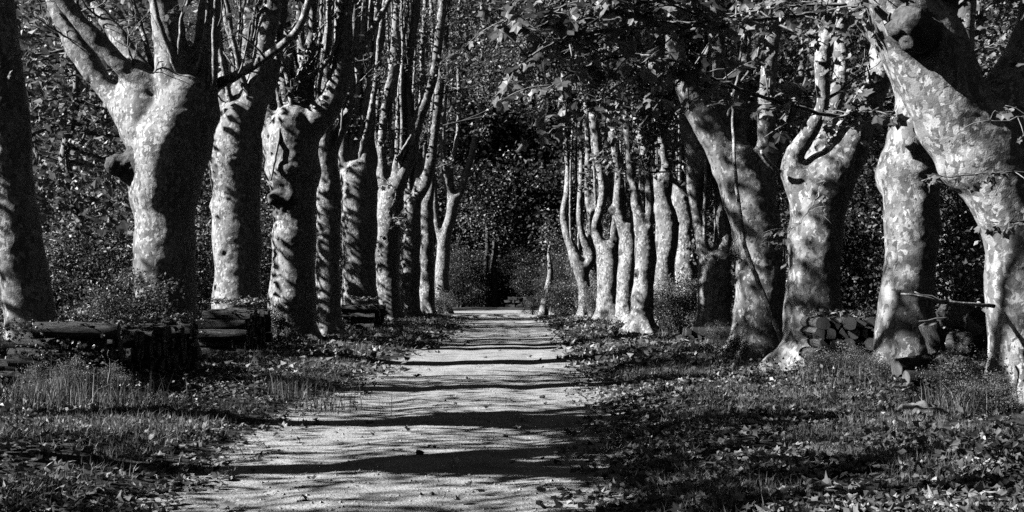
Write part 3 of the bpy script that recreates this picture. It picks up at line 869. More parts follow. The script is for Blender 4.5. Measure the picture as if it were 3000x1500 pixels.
# --- trees of the left row beside the camera: out of the frame, they shade the path
for yy, xx, lab, sd in ((13.2, -7.4, 'plane tree of the left row beside the foreground verge', 41), (9.6, -7.0, 'plane tree of the left row beside the near verge', 43), (5.6, -7.0, 'plane tree of the left row beside the start of the path', 42)):
    bx0 = 1500 + xx * F / yy; g_ = HOR + EYE * F / yy
    px = F / yy
    TREES.append(dict(Y=yy, label=lab, vox=0.07, smooth=5, seed=sd, leaves=3, leafmax=5.7, epi=9, epileaf=3,
        chains=[[(bx0, g_, 0.7 * px), (bx0, g_ - 1.5 * px, 0.5 * px), (bx0, g_ - 3 * px, 0.5 * px), (bx0, g_ - 3.8 * px, 0.55 * px)],
                ] + [[(bx0, g_ - 3.4 * px, 0.45 * px), (bx0 + 0.55 * px * math.cos(k_ * 0.9 + sd), g_ - (4.3 + 0.1 * k_) * px, 0.26 * px), (bx0 + (0.8 + 0.12 * k_) * px * math.cos(k_ * 0.9 + sd), g_ - (5.4 + 0.15 * k_) * px, 0.2 * px), (bx0 + (1.0 + 0.15 * k_) * px * math.cos(k_ * 0.9 + sd + 0.3), g_ - (6.6 + 0.2 * k_) * px, 0.15 * px)] for k_ in range(7)],
        dy={k_ + 1: 1.9 * math.sin(k_ * 0.9 + sd) for k_ in range(7)}))
# a second file of planes shows in the gaps of the right row
for px_, yy, w_, lab, sd in ((1972, 57, 46, 'plane trunk of the second file seen behind the wavy trunk', 51), (1735, 70, 34, 'plane trunk of the second file seen behind the crooked tree', 52), (2040, 52, 50, 'plane trunk of the second file seen behind the low forking tree', 53), (1900, 63, 40, 'plane trunk of the second file seen behind the sunlit verge trunk', 54)):
    rr0 = random.Random(sd); g_ = HOR + EYE * F / yy
    ch0 = [(px_, g_, w_ * 1.25), (px_ + rr0.uniform(-4, 4), g_ - 90, w_), (px_ + rr0.uniform(-8, 8), g_ - 190, w_), (px_ + rr0.uniform(-10, 10), g_ - 290, w_ * 1.1)]
    tx = ch0[-1][0]
    TREES.append(dict(Y=yy, label=lab, vox=0.075, seed=sd, leaves=14, burls=[(px_ - w_ * 0.45, g_ - rr0.uniform(150, 260), w_ * 0.5, -0.1)],
        chains=[ch0] + [[(tx + 3 * k_, g_ - 270, w_ * 0.8), (tx + 18 * k_, g_ - 350, w_ * 0.55), (tx + 24 * k_ + rr0.uniform(-8, 8), g_ - 500, w_ * 0.45), (tx + 30 * k_ + rr0.uniform(-12, 12), 150, w_ * 0.38), (tx + 34 * k_, -50, w_ * 0.3)] for k_ in (-1, 0.2, 1.2)]))
# more of the thin upright poles that crown every pollard head
for sp_ in TREES:
    xo = sp_['chains'][0][0][0] - 1500
    if not (24 < sp_['Y'] < 63): continue
    rr0 = random.Random(int(sp_['Y'] * 10)); tx, ty, tw = sp_['chains'][0][-1][:3]
    for k_ in range(7 if xo < 0 else 4):
        o_ = rr0.uniform(-0.5, 0.5) * tw; sp = rr0.uniform(-1, 1) * tw * 1.1; w_ = rr0.uniform(0.10, 0.2) * min(tw, 110) * (1.25 if sp_['Y'] > 45 else 1.0); dz_ = rr0.uniform(-1.3, 1.3)
        br = [(tx + o_ * 0.6, ty + 25, w_ * 1.25, 0.0)]
        for m_ in range(1, 7):
            f_ = m_ / 6
            br.append((tx + o_ + sp * f_ ** 0.8 + rr0.uniform(-7, 7), ty + 25 + (-70 - ty - 25) * f_, w_ * (1.1 - 0.6 * f_), dz_ * f_ ** 0.7))
        sp_.setdefault('branches', []).append(br)
TREE = []
for s in TREES:
    x_ = (s['chains'][0][0][0] - 1500) / F * s['Y']
    if x_ > 0: s.setdefault('leaves', 26); s.setdefault('growlen', 6); s.setdefault('flare', 2.0); s.setdefault('epi', 8 if s['Y'] > 34 else 3); s.setdefault('epileaf', 8 if s['Y'] > 34 else 2)
    elif s['Y'] > 60: s.setdefault('epi', 7); s.setdefault('epileaf', 4)
    elif s['Y'] > 45: s.setdefault('epi', 6); s.setdefault('epileaf', 1)
    elif s['Y'] > 30: s.setdefault('epi', 5); s.setdefault('epileaf', 1)
    if x_ > 0 and 37 < s['Y'] < 62: s['fat'] = 1.13
    if x_ < 0 and 14 < s['Y'] < 45: s.setdefault('leafmin', 9.6); s.setdefault('growlen', 6.5)
    s['group'] = 'plane trees of the avenue' if s.get('name') is None else None
    TREE.append(plane_tree(s))

# ------------------------------------------------------------------ woods behind the rows
def clump_points(rng, n_clump, per, h, rad, low, tight, flat=1.0):
    c = rng.normal(0, 1, (n_clump, 3)); c /= np.linalg.norm(c, axis=1)[:, None]
    c *= (rng.random(n_clump) ** 0.45)[:, None]
    zc, zr = (h + low) / 2, (h - low) / 2
    # wide at mid height, narrower at the top
    c = c * np.array([rad, rad, zr]) + np.array([0, 0, zc])
    lump = 1 + 0.25 * rng.normal(0, 1, n_clump)
    c[:, :2] *= lump[:, None]
    P = np.repeat(c, per, 0) + rng.normal(0, 1, (n_clump * per, 3)) * np.array([tight, tight, tight * 0.6 * flat])
    sh = np.repeat(rng.random(n_clump), per) * 0.45 + rng.random(n_clump * per) * 0.55
    P[:, 2] = np.maximum(P[:, 2], 0.05)
    return P, sh, c

def wood_meshes(seed, h, rad, n_clump, per, leaf, low, tight, r0, horizontal=False, template=DIAMOND, stems=1):
    rng = np.random.default_rng(seed)
    P, sh, c = clump_points(rng, n_clump, per, h, rad, low, tight)
    crown = leaf_mesh('crown', P, leaf, template, (-0.35, -0.2, 0.7), 0.75, 0.3, rng, shade=sh)
    tb, limbs = [], []
    for s in range(stems):
        off = rng.normal(0, 0.25 if stems > 1 else 0.0, 2)
        lean = rng.normal(0, 0.05 if stems == 1 else 0.15, 2)
        zz = np.linspace(-0.3, h * 0.86, 9)
        pts = np.stack([off[0] + lean[0] * zz + rng.normal(0, 0.1, 9), off[1] + lean[1] * zz + rng.normal(0, 0.1, 9), zz], 1)
        pts[:2, :2] = off
        rad_ = r0 * (1 - 0.85 * np.linspace(0, 1, 9)); rad_[0] *= 1.3
        Pp, rr = resample(pts, rad_, 0.5)
        tb.append(tube(Pp, rr, 9))
        # limbs reach for some of the leaf clumps
        for k in range(int(14 / stems) + (16 if horizontal else 4)):
            tgt = c[rng.integers(len(c))].copy()
            if horizontal:
                a = rng.uniform(0, 2 * math.pi); z0 = rng.uniform(1.6, h * 0.8); L = rng.uniform(2.0, 4.2) * (1 - 0.4 * z0 / h)
                tgt = np.array([math.cos(a) * L, math.sin(a) * L, z0 + rng.uniform(-0.2, 0.6)])
            else:
                z0 = max(0.15 * h, tgt[2] - rng.uniform(0.15, 0.35) * h)
            st = np.array([np.interp(z0, zz, pts[:, 0]), np.interp(z0, zz, pts[:, 1]), z0])
            mid = (st + tgt) / 2 + rng.normal(0, 0.2, 3) + np.array([0, 0, -0.15])
            rb = r0 * 0.42 * (1 - 0.7 * z0 / h)
            Pp, rr = resample([st, mid, tgt], [rb, rb * 0.65, 0.015], 0.5)
            limbs.append(tube(Pp, rr, 6))
    trunk = mesh_np('trunk', *merge(tb))
    limb = mesh_np('limbs', *merge(limbs))
    return trunk, limb, crown

WOOD = {
    'tall': wood_meshes(101, 17, 3.6, 120, 120, 0.24, 2.5, 0.62, 0.22),
    'tall2': wood_meshes(102, 15, 4.0, 130, 110, 0.24, 1.2, 0.6, 0.25, stems=2),
    'thicket': wood_meshes(103, 6.5, 2.6, 110, 110, 0.15, 0.2, 0.42, 0.09, stems=4),
    'airy': wood_meshes(104, 12, 3.6, 95, 34, 0.25, 1.0, 0.5, 0.25, horizontal=True),
    'standard': wood_meshes(107, 10, 2.8, 60, 16, 0.2, 5.6, 0.3, 0.12),
    'standard2': wood_meshes(108, 10, 2.6, 60, 42, 0.24, 5.8, 0.45, 0.12),
    'airy2': wood_meshes(105, 10, 3.2, 85, 34, 0.24, 0.8, 0.5, 0.21, horizontal=True),
    'low': wood_meshes(106, 3.0, 1.7, 60, 95, 0.11, 0.05, 0.3, 0.05, stems=5),
}
for k, (tr, lb, cr) in WOOD.items():
    tr.materials.append(M_WOODBARK if 'airy' not in k else M_TWIG)
    lb.materials.append(M_WOODBARK if 'airy' not in k else M_TWIG)
    cr.materials.append(M_BGLEAF)

def wood(kind, x, y, s, rz, label, group, name='wood_tree', cat='tree'):
    tr, lb, cr = WOOD[kind]
    r_ = empty(name, (x, y, g1(x, y)))
    r_.rotation_euler = (0, 0, rz); r_.scale = (s, s, s * random.uniform(0.92, 1.1))
    tag(r_, label, cat, group)
    ob('trunk', tr, None, r_); ob('boughs', lb, None, r_)['kind'] = 'stuff'
    c = ob('crown', cr, None, r_); c['kind'] = 'stuff'
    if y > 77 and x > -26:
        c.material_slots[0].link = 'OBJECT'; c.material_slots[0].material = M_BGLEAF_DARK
    return r_

def px_x(px, y): return (px - 1500) / F * y

wr = random.Random(77)
SHORT = {17.9: 'the dark leaning trunk', 24.6: 'the burled plane tree', 30.6: 'the bulging plane trunk', 32.8: 'the beaked plane tree', 36.6: 'the slim straight plane', 48.5: 'the broad plane tree', 54.0: 'the elbowed plane', 61.0: 'the sweeping plane', 67.0: 'the slender lit plane', 76.0: 'the last left plane',
         15.0: 'the huge plane tree', 18.4: 'the pale collared plane', 20.8: 'the flared plane tree', 24.8: 'the twisted plane tree', 35.5: 'the low forking plane', 38.0: 'the sunlit verge plane', 42.5: 'the wavy plane trunk', 46.0: 'the lumpy plane trunk', 49.0: 'the knuckled plane', 60.0: 'the crooked plane'}
def near_name(x, y):
    best, nm = 9e9, ''
    for sp_ in TREES:
        if sp_['Y'] not in SHORT: continue
        px_ = sp_['chains'][0][3][0]; xo = (px_ - 1500)
        if (xo > 0) != (x > 0): continue
        d = abs(1500 + x / y * F - px_)
        if d < best: best, nm = d, SHORT[sp_['Y']]
    return nm
# behind the left row: sparse sunlit trees with level branches
for (px, y, s, kd) in [(40, 33, 1.0, 'airy'), (215, 37, 1.1, 'airy'), (330, 44, 1.15, 'airy2'), (60, 47, 1.4, 'airy'), (590, 58, 1.2, 'airy2'), (250, 60, 1.6, 'airy'), (780, 60, 1.3, 'airy2'), (480, 84, 1.5, 'airy'), (930, 102, 1.6, 'airy'), (1080, 108, 1.6, 'airy2')]:
    wood(kd, px_x(px, y), y, s, wr.uniform(0, 6.28), 'sparse sunlit tree with level bare branches far behind ' + near_name(px_x(px, y), y), 'sparse trees behind the left row')
for (px, y, s) in [(120, 30, 0.62), (230, 31, 0.7), (300, 34, 0.8), (20, 31, 0.6), (420, 40, 0.9), (560, 44, 0.8), (600, 52, 1.0), (780, 56, 0.9), (900, 62, 1.0), (1010, 74, 1.1), (1100, 86, 1.1), (160, 45, 1.0)]:
    wood('low', px_x(px, y), y, s * 1.5, wr.uniform(0, 6.28), 'bushy undergrowth shrub behind ' + near_name(px_x(px, y), y), 'undergrowth shrubs behind the left row', 'shrub', 'shrub')
for (x, y, s) in [(-42, 70, 1.2), (-48, 90, 1.3), (-40, 108, 1.4), (-30, 112, 1.3), (-55, 78, 1.2), (-36, 95, 1.2), (-60, 112, 1.4)]:
    wood('tall2', x, y, s, wr.uniform(0, 6.28), 'dense tall tree far behind the sparse trees on the left', 'tall trees far left')
# across the end of the avenue
for (px, y, s, kd) in [(1340, 97, 1.55, 'tall'), (1430, 98, 1.6, 'tall2'), (1520, 96, 1.65, 'tall'), (1600, 96, 1.6, 'tall2'), (1690, 94, 1.6, 'tall'), (1260, 98, 1.65, 'tall2'), (1180, 104, 1.1, 'tall'), (1790, 92, 1.0, 'tall2'), (1890, 98, 1.1, 'tall')]:
    wood(kd, px_x(px, y), y, s, wr.uniform(0, 6.28), 'dense dark tree closing the far end of the avenue', 'dense trees across the end of the avenue')
for (px, y, s) in [(1350, 93, 1.0), (1410, 95, 0.9), (1480, 95, 0.9), (1560, 93, 1.05), (1660, 88, 1.0), (1250, 96, 1.1), (1740, 78, 0.9), (1620, 82, 0.7)]:
    wood('thicket', px_x(px, y), y, s * 0.75, wr.uniform(0, 6.28), 'thicket of low leaves beyond the bend of the path', 'thickets beyond the bend', 'shrub', 'shrub')
k = 0
for y in (112, 128, 146, 166):
    for x in np.arange(-62, 66, 8.5):
        xx = x + wr.uniform(-2.5, 2.5); yy = y + wr.uniform(-5, 5)
        wood(wr.choice(['tall', 'tall2']), xx, yy, wr.uniform(0.95, 1.25), wr.uniform(0, 6.28), 'tree of the wooded hillside beyond the avenue', 'trees of the wooded hillside')
# behind the right row
for (x, y, s, kd) in [(10.5, 27, 0.8, 'thicket'), (13.5, 24, 0.9, 'thicket'), (9.5, 33, 0.8, 'thicket'), (12, 37, 1.0, 'thicket'), (15.5, 31, 1.1, 'thicket'), (10, 43, 1.0, 'thicket'), (9, 52, 0.9, 'thicket'), (12, 49, 1.1, 'thicket'),
                      (8.5, 61, 0.9, 'thicket'), (11, 66, 1.1, 'thicket'), (7, 72, 0.9, 'thicket'), (18, 40, 1.2, 'thicket'), (10.5, 20.5, 0.7, 'thicket'), (5.2, 76, 0.8, 'thicket')]:
    wood(kd, x, y, s, wr.uniform(0, 6.28), 'tangled thicket behind ' + near_name(x, y), 'thickets behind the right row', 'shrub', 'shrub')
for (x, y, s, kd) in [(14, 29, 0.8, 'tall2'), (18, 36, 0.9, 'tall'), (12.5, 41, 0.85, 'tall2'), (15, 52, 1.0, 'tall'), (11.5, 58, 0.95, 'tall2'), (20, 48, 1.1, 'tall2'), (13, 72, 1.0, 'tall'), (9.5, 80, 1.0, 'tall2'), (19, 64, 1.1, 'tall'), (24, 56, 1.2, 'tall2'), (22, 78, 1.2, 'tall'), (28, 70, 1.2, 'tall'), (16, 86, 1.1, 'tall2')]:
    wood(kd, x, y, s, wr.uniform(0, 6.28), 'shady tree of the wood behind ' + near_name(x, y), 'shady trees behind the right row')
# sparse trees left of the frame, through which the sun reaches the rows
for (x, y, sz_, kd) in [(-21, 24, 1.1, 'airy2'), (-20, 20.5, 1.1, 'airy2'), (-16, 5, 0.95, 'airy2'), (-18, -3, 1.1, 'airy2')]:
    wood(kd, x, y, sz_, wr.uniform(0, 6.28), 'sparse sunlit tree in the field left of the woodpiles', 'sparse trees in the left field')
for (x, y, sz_, kd) in [(-10.6, 14, 0.82, 'standard'), (-11.2, 18, 0.84, 'standard'), (-10.4, 10, 0.82, 'standard'), (-10.5, 6.5, 0.82, 'standard'), (-13, 17, 0.95, 'standard'), (-12.5, 42, 0.65, 'airy'), (-12, 54, 0.7, 'airy2'), (-11.5, 19.6, 1.3, 'standard2')]:  # mostly unseen, added to dapple the track and shade trunks
    wood(kd, x, y, sz_, wr.uniform(0, 6.28), 'young sparse tree added for its shade close behind the left row of planes', 'young trees added for shade close behind the left row')
# the avenue and its woods go on behind the camera
for (x, y, s, kd) in [(-9, -6, 0.9, 'tall2'), (8, -4, 0.9, 'tall'), (-8, -16, 1.0, 'tall'), (9, -14, 1.0, 'tall2'), (0, -26, 1.1, 'tall2'), (14, 4, 0.9, 'tall2'), (13, 13, 0.9, 'tall2'), (16, -8, 1.1, 'tall'), (6, -30, 1.2, 'tall'), (-7, -30, 1.2, 'tall2'), (19, 20, 1.0, 'tall'), (11, 17.5, 0.8, 'thicket'), (11, 9, 0.9, 'thicket')]:
    wood(kd, x, y, s, wr.uniform(0, 6.28), 'leafy tree of the avenue standing behind the viewpoint', 'trees behind the viewpoint')

# ------------------------------------------------------------------ woodpiles
def log_variant(seed, split):
    rng = np.random.default_rng(seed)
    n = 15
    a = np.arange(n) * 2 * math.pi / n
    r_ = 0.5 * (1 + rng.normal(0, 0.06, n))
    if split:                       # a cleft billet: one side cut off flat
        cut = rng.uniform(-0.05, 0.22)
        ca, sa = np.cos(a) * r_, np.sin(a) * r_
        ca = np.minimum(ca, cut); cr = np.stack([ca, sa], 1)
        th = rng.uniform(0, 6.28); c, s = math.cos(th), math.sin(th)
        cr = cr @ np.array([[c, -s], [s, c]]); cr -= cr.mean(0)
    else:
        cr = np.stack([np.cos(a) * r_, np.sin(a) * r_], 1)
    xs = np.linspace(-0.5, 0.5, 7)
    V = []
    for x in xs:
        w = cr * (1 + rng.normal(0, 0.03)) + rng.normal(0, 0.022, cr.shape) + np.array([0.05 * math.sin(x * 3 + seed), 0.03 * math.cos(x * 4)])
        V.append(np.concatenate([np.full((n, 1), x), w], 1))
    V = np.concatenate(V)
    i, j = np.meshgrid(np.arange(6), np.arange(n), indexing='ij'); i, j = i.ravel(), j.ravel()
    q = np.stack([i * n + j, i * n + (j + 1) % n, (i + 1) * n + (j + 1) % n, (i + 1) * n + j], 1)[:, ::-1]
    flat = np.concatenate([q.ravel(), np.arange(n), 6 * n + np.arange(n)[::-1]])
    body = mesh_np('log', V, flat, np.concatenate([np.full(len(q), 4), [n, n]]), smooth=False)
    body.materials.append(M_LOGBARK)
    body.polygons.foreach_set('use_smooth', np.array([True] * len(q) + [False, False]))
    faces = []
    for x0, sgn in ((6, 1), (0, -1)):
        ring = V[x0 * n:(x0 + 1) * n].copy()
        c_ = ring.mean(0); ring = c_ + (ring - c_) * 0.93; ring[:, 0] += sgn * 0.004
        fm = mesh_np('cut_face', np.concatenate([ring, [c_ + np.array([sgn * 0.006, 0, 0])]]), np.array([(k, (k + 1) % n, n) if sgn > 0 else ((k + 1) % n, k, n) for k in range(n)]).ravel(), np.full(n, 3), smooth=False)
        fm.materials.append(M_CUT); faces.append(fm)
    return body, faces

LOGV = [log_variant(200 + k, k < 5) for k in range(8)]

def log(loc, L, dy, dz, rot, label, group, ends=(0,), var=None, rng=wr):
    b, fc = LOGV[rng.randrange(len(LOGV)) if var is None else var]
    o = ob('log', b); o.location = loc; o.rotation_euler = rot; o.scale = (L, dy, dz)
    tag(o, label, 'log', group)
    for e in ends:
        ob('cut_face', fc[e], None, o)
    return o

def pile(x0, x1, y0, y1, height, dy, dz, label, group, along='x', ends=(0,), taper=0.0):
    """billets stacked with their ends to the path (along x) or to the camera (along y)"""
    rows = int(height / (dz * 0.86))
    for k in range(rows):
        if along == 'x':
            n = int((y1 - y0) / dy)
            for m in range(n):
                y = y0 + (m + 0.5 + 0.5 * (k % 2)) * dy + wr.uniform(-0.02, 0.02)
                if y > y1 or (k == rows - 1 and wr.random() < 0.25): continue
                xc = (x0 + x1) / 2 + wr.uniform(-0.11, 0.11)
                z = g1((x0 + x1) / 2, y) + dz * 0.42 + k * dz * 0.86 + wr.uniform(-0.012, 0.012)
                log((xc, y, z), (x1 - x0) * wr.uniform(0.93, 1.06), dy * wr.uniform(0.95, 1.2), dz * wr.uniform(0.95, 1.15), (wr.choice((0, math.pi)), wr.uniform(-0.04, 0.04), wr.uniform(-0.07, 0.07)), label, group, ends)
        else:
            n = int((x1 - x0) / dy)
            for m in range(n):
                x = x0 + (m + 0.5 + 0.5 * (k % 2)) * dy + wr.uniform(-0.02, 0.02)
                if x > x1: continue
                z = g1(x, (y0 + y1) / 2) + dz * 0.42 + k * dz * 0.86
                log((x, (y0 + y1) / 2 + wr.uniform(-0.05, 0.05), z), (y1 - y0) * wr.uniform(0.92, 1.08), dy * wr.uniform(0.95, 1.2), dz * wr.uniform(0.95, 1.15), (wr.choice((0, math.pi)), 0, math.pi / 2 + wr.uniform(-0.06, 0.06)), label, group, (1,))

pile(-6.98, -5.78, 16.3, 21.2, 0.92, 0.165, 0.25, 'cleft log stacked in the long woodpile in front of the burled plane tree', 'logs of the long woodpile')
pile(-7.12, -6.02, 26.0, 28.9, 1.15, 0.22, 0.23, 'cleft log stacked in the short woodpile in front of the bulging plane trunk', 'logs of the short woodpile')
pile(-6.02, -4.93, 40.8, 44.6, 1.05, 0.25, 0.25, 'cleft log stacked in the far woodpile in front of the broad plane tree', 'logs of the far woodpile')
pile(4.85, 6.1, 18.7, 19.7, 1.05, 0.19, 0.2, 'cleft log with its end to the path in the heap before the flared plane tree', 'logs of the heap by the flared tree', 'y')
pile(4.6, 6.1, 32.0, 33.0, 0.5, 0.23, 0.23, 'short log in the low heap in front of the low forking plane tree', 'logs of the low heap', 'y')

def big_log(px, py, Yc, L, d, rot, label, ends=(0,), var=6):
    p = at(px, py, Yc)
    return log(tuple(p), L, d, d, rot, label, 'big logs beside the trunks', ends, var)
big_log(225, 968, 16.35, 1.15, 0.22, (0, 0.02, 0.1), 'thick bark covered log laid across the near end of the long woodpile', (0,), 5)
big_log(15, 1020, 17.6, 1.2, 0.25, (0, 0, 0.3), 'pale round log behind the foot of the dark leaning trunk', (0,), 6)
big_log(20, 1078, 17.3, 1.2, 0.27, (0, 0, 0.2), 'pale round log on the ground behind the dark leaning trunk', (0,), 7)
big_log(-10, 1120, 16.6, 0.8, 0.3, (0, 0, 0.5), 'short log in the grass before the dark leaning trunk', (0,), 6)
for (px, py, Yc, L, d, rot, lab) in [
        (2818, 930, 16.9, 0.8, 0.36, (0, 0.1, -1.45), 'round log with a dark sawn face on top of the tumbled heap'),
        (2790, 1085, 15.9, 0.6, 0.42, (0, 0, -1.35), 'thick round of wood with a pale sawn face in the tumbled heap'),
        (2740, 1000, 16.6, 0.55, 0.26, (0, 1.2, 0.4), 'rough upright chunk of wood in the tumbled heap'),
        (2705, 1065, 16.1, 0.9, 0.24, (0, -0.1, 0.35), 'log lying against the pale collared trunk'),
        (2850, 1030, 16.6, 0.8, 0.36, (0, 0.1, -1.2), 'bark covered log under the round log of the tumbled heap'),
        (2880, 1095, 15.9, 0.7, 0.3, (0, 0, -0.6), 'log wedged behind the narrow foot of the huge plane tree'),
        (2735, 1110, 15.6, 0.8, 0.2, (0, 0.05, 0.2), 'thin log half sunk in the weeds below the tumbled heap'),
        (2800, 1000, 16.5, 0.7, 0.3, (0, 0.1, -1.0), 'split log in the middle of the tumbled heap')]:
    big_log(px, py, Yc, L, d, rot, lab, (1,), wr.choice((5, 6, 7)))

# flat pale stone half sunk in the leaves
import bmesh
sp = at(2695, 1232, 13.3); sz = g1(sp[0], sp[1])
bb = bmesh.new(); bmesh.ops.create_icosphere(bb, subdivisions=4, radius=1.0)
cv = np.array([v_.co[:] for v_ in bb.verts])
nz = 1 + 0.38 * fbm(cv * 1.5, 5, 3) + 0.10 * fbm(cv * 5, 9, 2)
for v_, k_ in zip(bb.verts, nz):
    v_.co = Vector((v_.co.x * 0.33 * k_, v_.co.y * 0.3 * k_, v_.co.z * 0.2 * k_))
me = bpy.data.meshes.new('stone'); bb.to_mesh(me); bb.free()
me.polygons.foreach_set('use_smooth', np.ones(len(me.polygons), bool))
o = ob('stone', me, M_STONE); o.location = (sp[0], sp[1], sz - 0.03); o.rotation_euler = (0.12, -0.15, 0.3)
tag(o, 'low flat pale stone half sunk in the litter before the pale collared trunk', 'stone')

# ------------------------------------------------------------------ leafy twigs hanging in front of the trunks
rl = np.random.default_rng(5)
LEAFV = []
for k in range(6):
    tv, tf = LOBED
    v = tv.copy(); c1, c2 = rl.normal(0, 0.5), rl.normal(0.2, 0.4)
    v[:, 2] = c1 * v[:, 0] ** 2 + c2 * v[:, 1] ** 2 + rl.normal(0, 0.025, len(v)) - 0.12 * np.abs(v[:, 0])
    v[:, 1] += 0.45                                   # hangs from its stalk
    stalk = np.array([(-0.012, 0, 0), (0.012, 0, 0), (0.008, 0.4, 0), (-0.008, 0.4, 0)])
    me = mesh_np('leaf', np.concatenate([v, stalk]), np.concatenate([tf.ravel(), np.array([13, 14, 15, 13, 15, 16])]), np.full(len(tf) + 2, 3), smooth=False)
    me.materials.append(M_LEAF_OBJ); LEAFV.append(me)

def leafy_twig(root, base, pts, n, size=0.19, side=0.45, droop=0.5, part='leafy_branch', r0=0.014, n_side=None, bark=None):
    P = [at(p[0], p[1], p[2]) for p in pts]
    L = sum(np.linalg.norm(P[k + 1] - P[k]) for k in range(len(P) - 1))
    Pp, rr = resample(P, np.linspace(r0, r0 * 0.35, len(P)), 0.1)
    Pp[1:] += rl.normal(0, 0.012, Pp[1:].shape)
    tb = [tube(Pp, rr, 6)]
    spots = []
    n_side = n_side or max(3, int(L * 4))
    for k in range(n_side):
        q0 = Pp[rl.integers(int(len(Pp) * 0.12), len(Pp))]
        d = rl.normal(0, 1, 3) * np.array([1, 0.7, 0.7]) + np.array([-0.5, -0.3, 0.05]); d /= np.linalg.norm(d)
        l_ = side * rl.uniform(0.4, 1.2)
        q1 = q0 + d * l_ * 0.55 + np.array([0, 0, 0.02]); q2 = q1 + d * l_ * 0.45 - np.array([0, 0, 0.25 * l_ * droop])
        Q, r_ = resample([q0, q1, q2], [r0 * 0.4, r0 * 0.3, r0 * 0.2], 0.1)
        tb.append(tube(Q, r_, 5))
        spots += list(Q[2:])
    spots += list(Pp[len(Pp) // 2:])
    v, f, s = merge(tb)
    part_o = ob(part, mesh_np(part, v - base, f, s), bark or M_TWIG, root)
    for k in range(n):
        q = spots[rl.integers(len(spots))] - base + rl.normal(0, 0.015, 3)
        o = ob('leaf', LEAFV[rl.integers(len(LEAFV))], None, part_o)
        o.location = q
        d = Vector((rl.normal(-0.15, 0.6), rl.normal(-0.25, 0.6), -droop + rl.normal(0, 0.35))).normalized()
        up_ = Vector((rl.normal(-0.4, 0.5), rl.normal(-0.3, 0.5), 0.9))
        z_ = (up_ - d * up_.dot(d)).normalized(); x_ = d.cross(z_)
        o.rotation_mode = 'QUATERNION'
        o.rotation_quaternion = Matrix((x_, d, z_)).transposed().to_quaternion()
        s_ = size * rl.uniform(0.6, 1.25); o.scale = (s_, s_, s_)
    return part_o

def byY(y): return min(TREE, key=lambda t: abs(t[1][1] - y))
R1, R2, R3, R4, TB, TG = byY(15.0), byY(18.4), byY(20.8), byY(24.8), byY(24.6), byY(54.0)
R4 = [t for t, s in zip(TREE, TREES) if s['Y'] == 24.8][0]; TB = [t for t, s in zip(TREE, TREES) if s['Y'] == 24.6][0]
TG = [t for t, s in zip(TREE, TREES) if s['Y'] == 54.0][0]
leafy_twig(*R2, [(2620, 330, 17.9), (2430, 338, 17.0), (2250, 288, 16.6), (2100, 235, 16.3), (1980, 180, 16.0), (1850, 160, 15.9), (1700, 200, 15.8), (1590, 270, 15.8)], 260, 0.27, 0.75, 0.45, r0=0.032, n_side=44)
leafy_twig(*R2, [(2560, 60, 18.2), (2400, 40, 17.2), (2200, 60, 16.4), (2000, 70, 15.6), (1800, 90, 15.2), (1640, 120, 15.0), (1520, 190, 15.0)], 250, 0.27, 0.8, 0.45, r0=0.035, n_side=40)
leafy_twig(*R2, [(2100, 70, 15.6), (1950, 10, 15.4), (1780, 0, 15.2), (1640, 20, 15.0), (1540, 60, 15.0)], 140, 0.27, 0.7, 0.45, r0=0.02, n_side=22)
leafy_twig(*R2, [(1760, 140, 15.6), (1640, 60, 15.6), (1540, 40, 15.6), (1460, 70, 15.6)], 110, 0.27, 0.7, 0.5, r0=0.016, n_side=18)
leafy_twig(*R2, [(1900, 170, 16.0), (1800, 260, 16.0), (1700, 330, 16.0), (1640, 400, 16.0)], 70, 0.25, 0.6, 0.6, r0=0.016, n_side=14)
leafy_twig(*R1, [(3080, 500, 13.6), (2960, 505, 13.2), (2850, 510, 13.0), (2760, 520, 12.9), (2690, 530, 12.9)], 26, 0.16, 0.35, 0.5, n_side=12)
leafy_twig(*R1, [(3080, 640, 13.6), (2990, 650, 13.2), (2920, 660, 13.1)], 16, 0.17, 0.3, 0.6, n_side=6)
leafy_twig(*R1, [(3060, 350, 13.5), (2980, 345, 13.2), (2900, 355, 13.1)], 10, 0.16, 0.3, 0.5, n_side=5)
leafy_twig(*R3, [(2400, 560, 20.1), (2380, 600, 19.8), (2340, 650, 19.6), (2290, 690, 19.5), (2230, 720, 19.4)], 34, 0.17, 0.5, 0.5, n_side=12)
leafy_twig(*R3, [(2450, 300, 20.4), (2440, 350, 19.9), (2420, 400, 19.7)], 14, 0.18, 0.4, 0.5, n_side=6)
leafy_twig(*R4, [(2160, 690, 24.0), (2140, 740, 23.8), (2190, 770, 23.7)], 16, 0.2, 0.4, 0.5, n_side=6)
leafy_twig(*TB, [(560, -60, 23.8), (545, -10, 23.6), (535, 20, 23.5)], 12, 0.24, 0.4, 0.7, n_side=5)
leafy_twig(*TG, [(1150, 600, 53.0), (1160, 560, 51.5), (1130, 540, 50.0), (1060, 560, 49.0)], 30, 0.3, 1.0, 0.4, n_side=9, r0=0.03)
leafy_twig(*TG, [(1150, 640, 53.0), (1165, 640, 51.5), (1150, 665, 50.5)], 26, 0.32, 0.9, 0.6, n_side=8, r0=0.03)

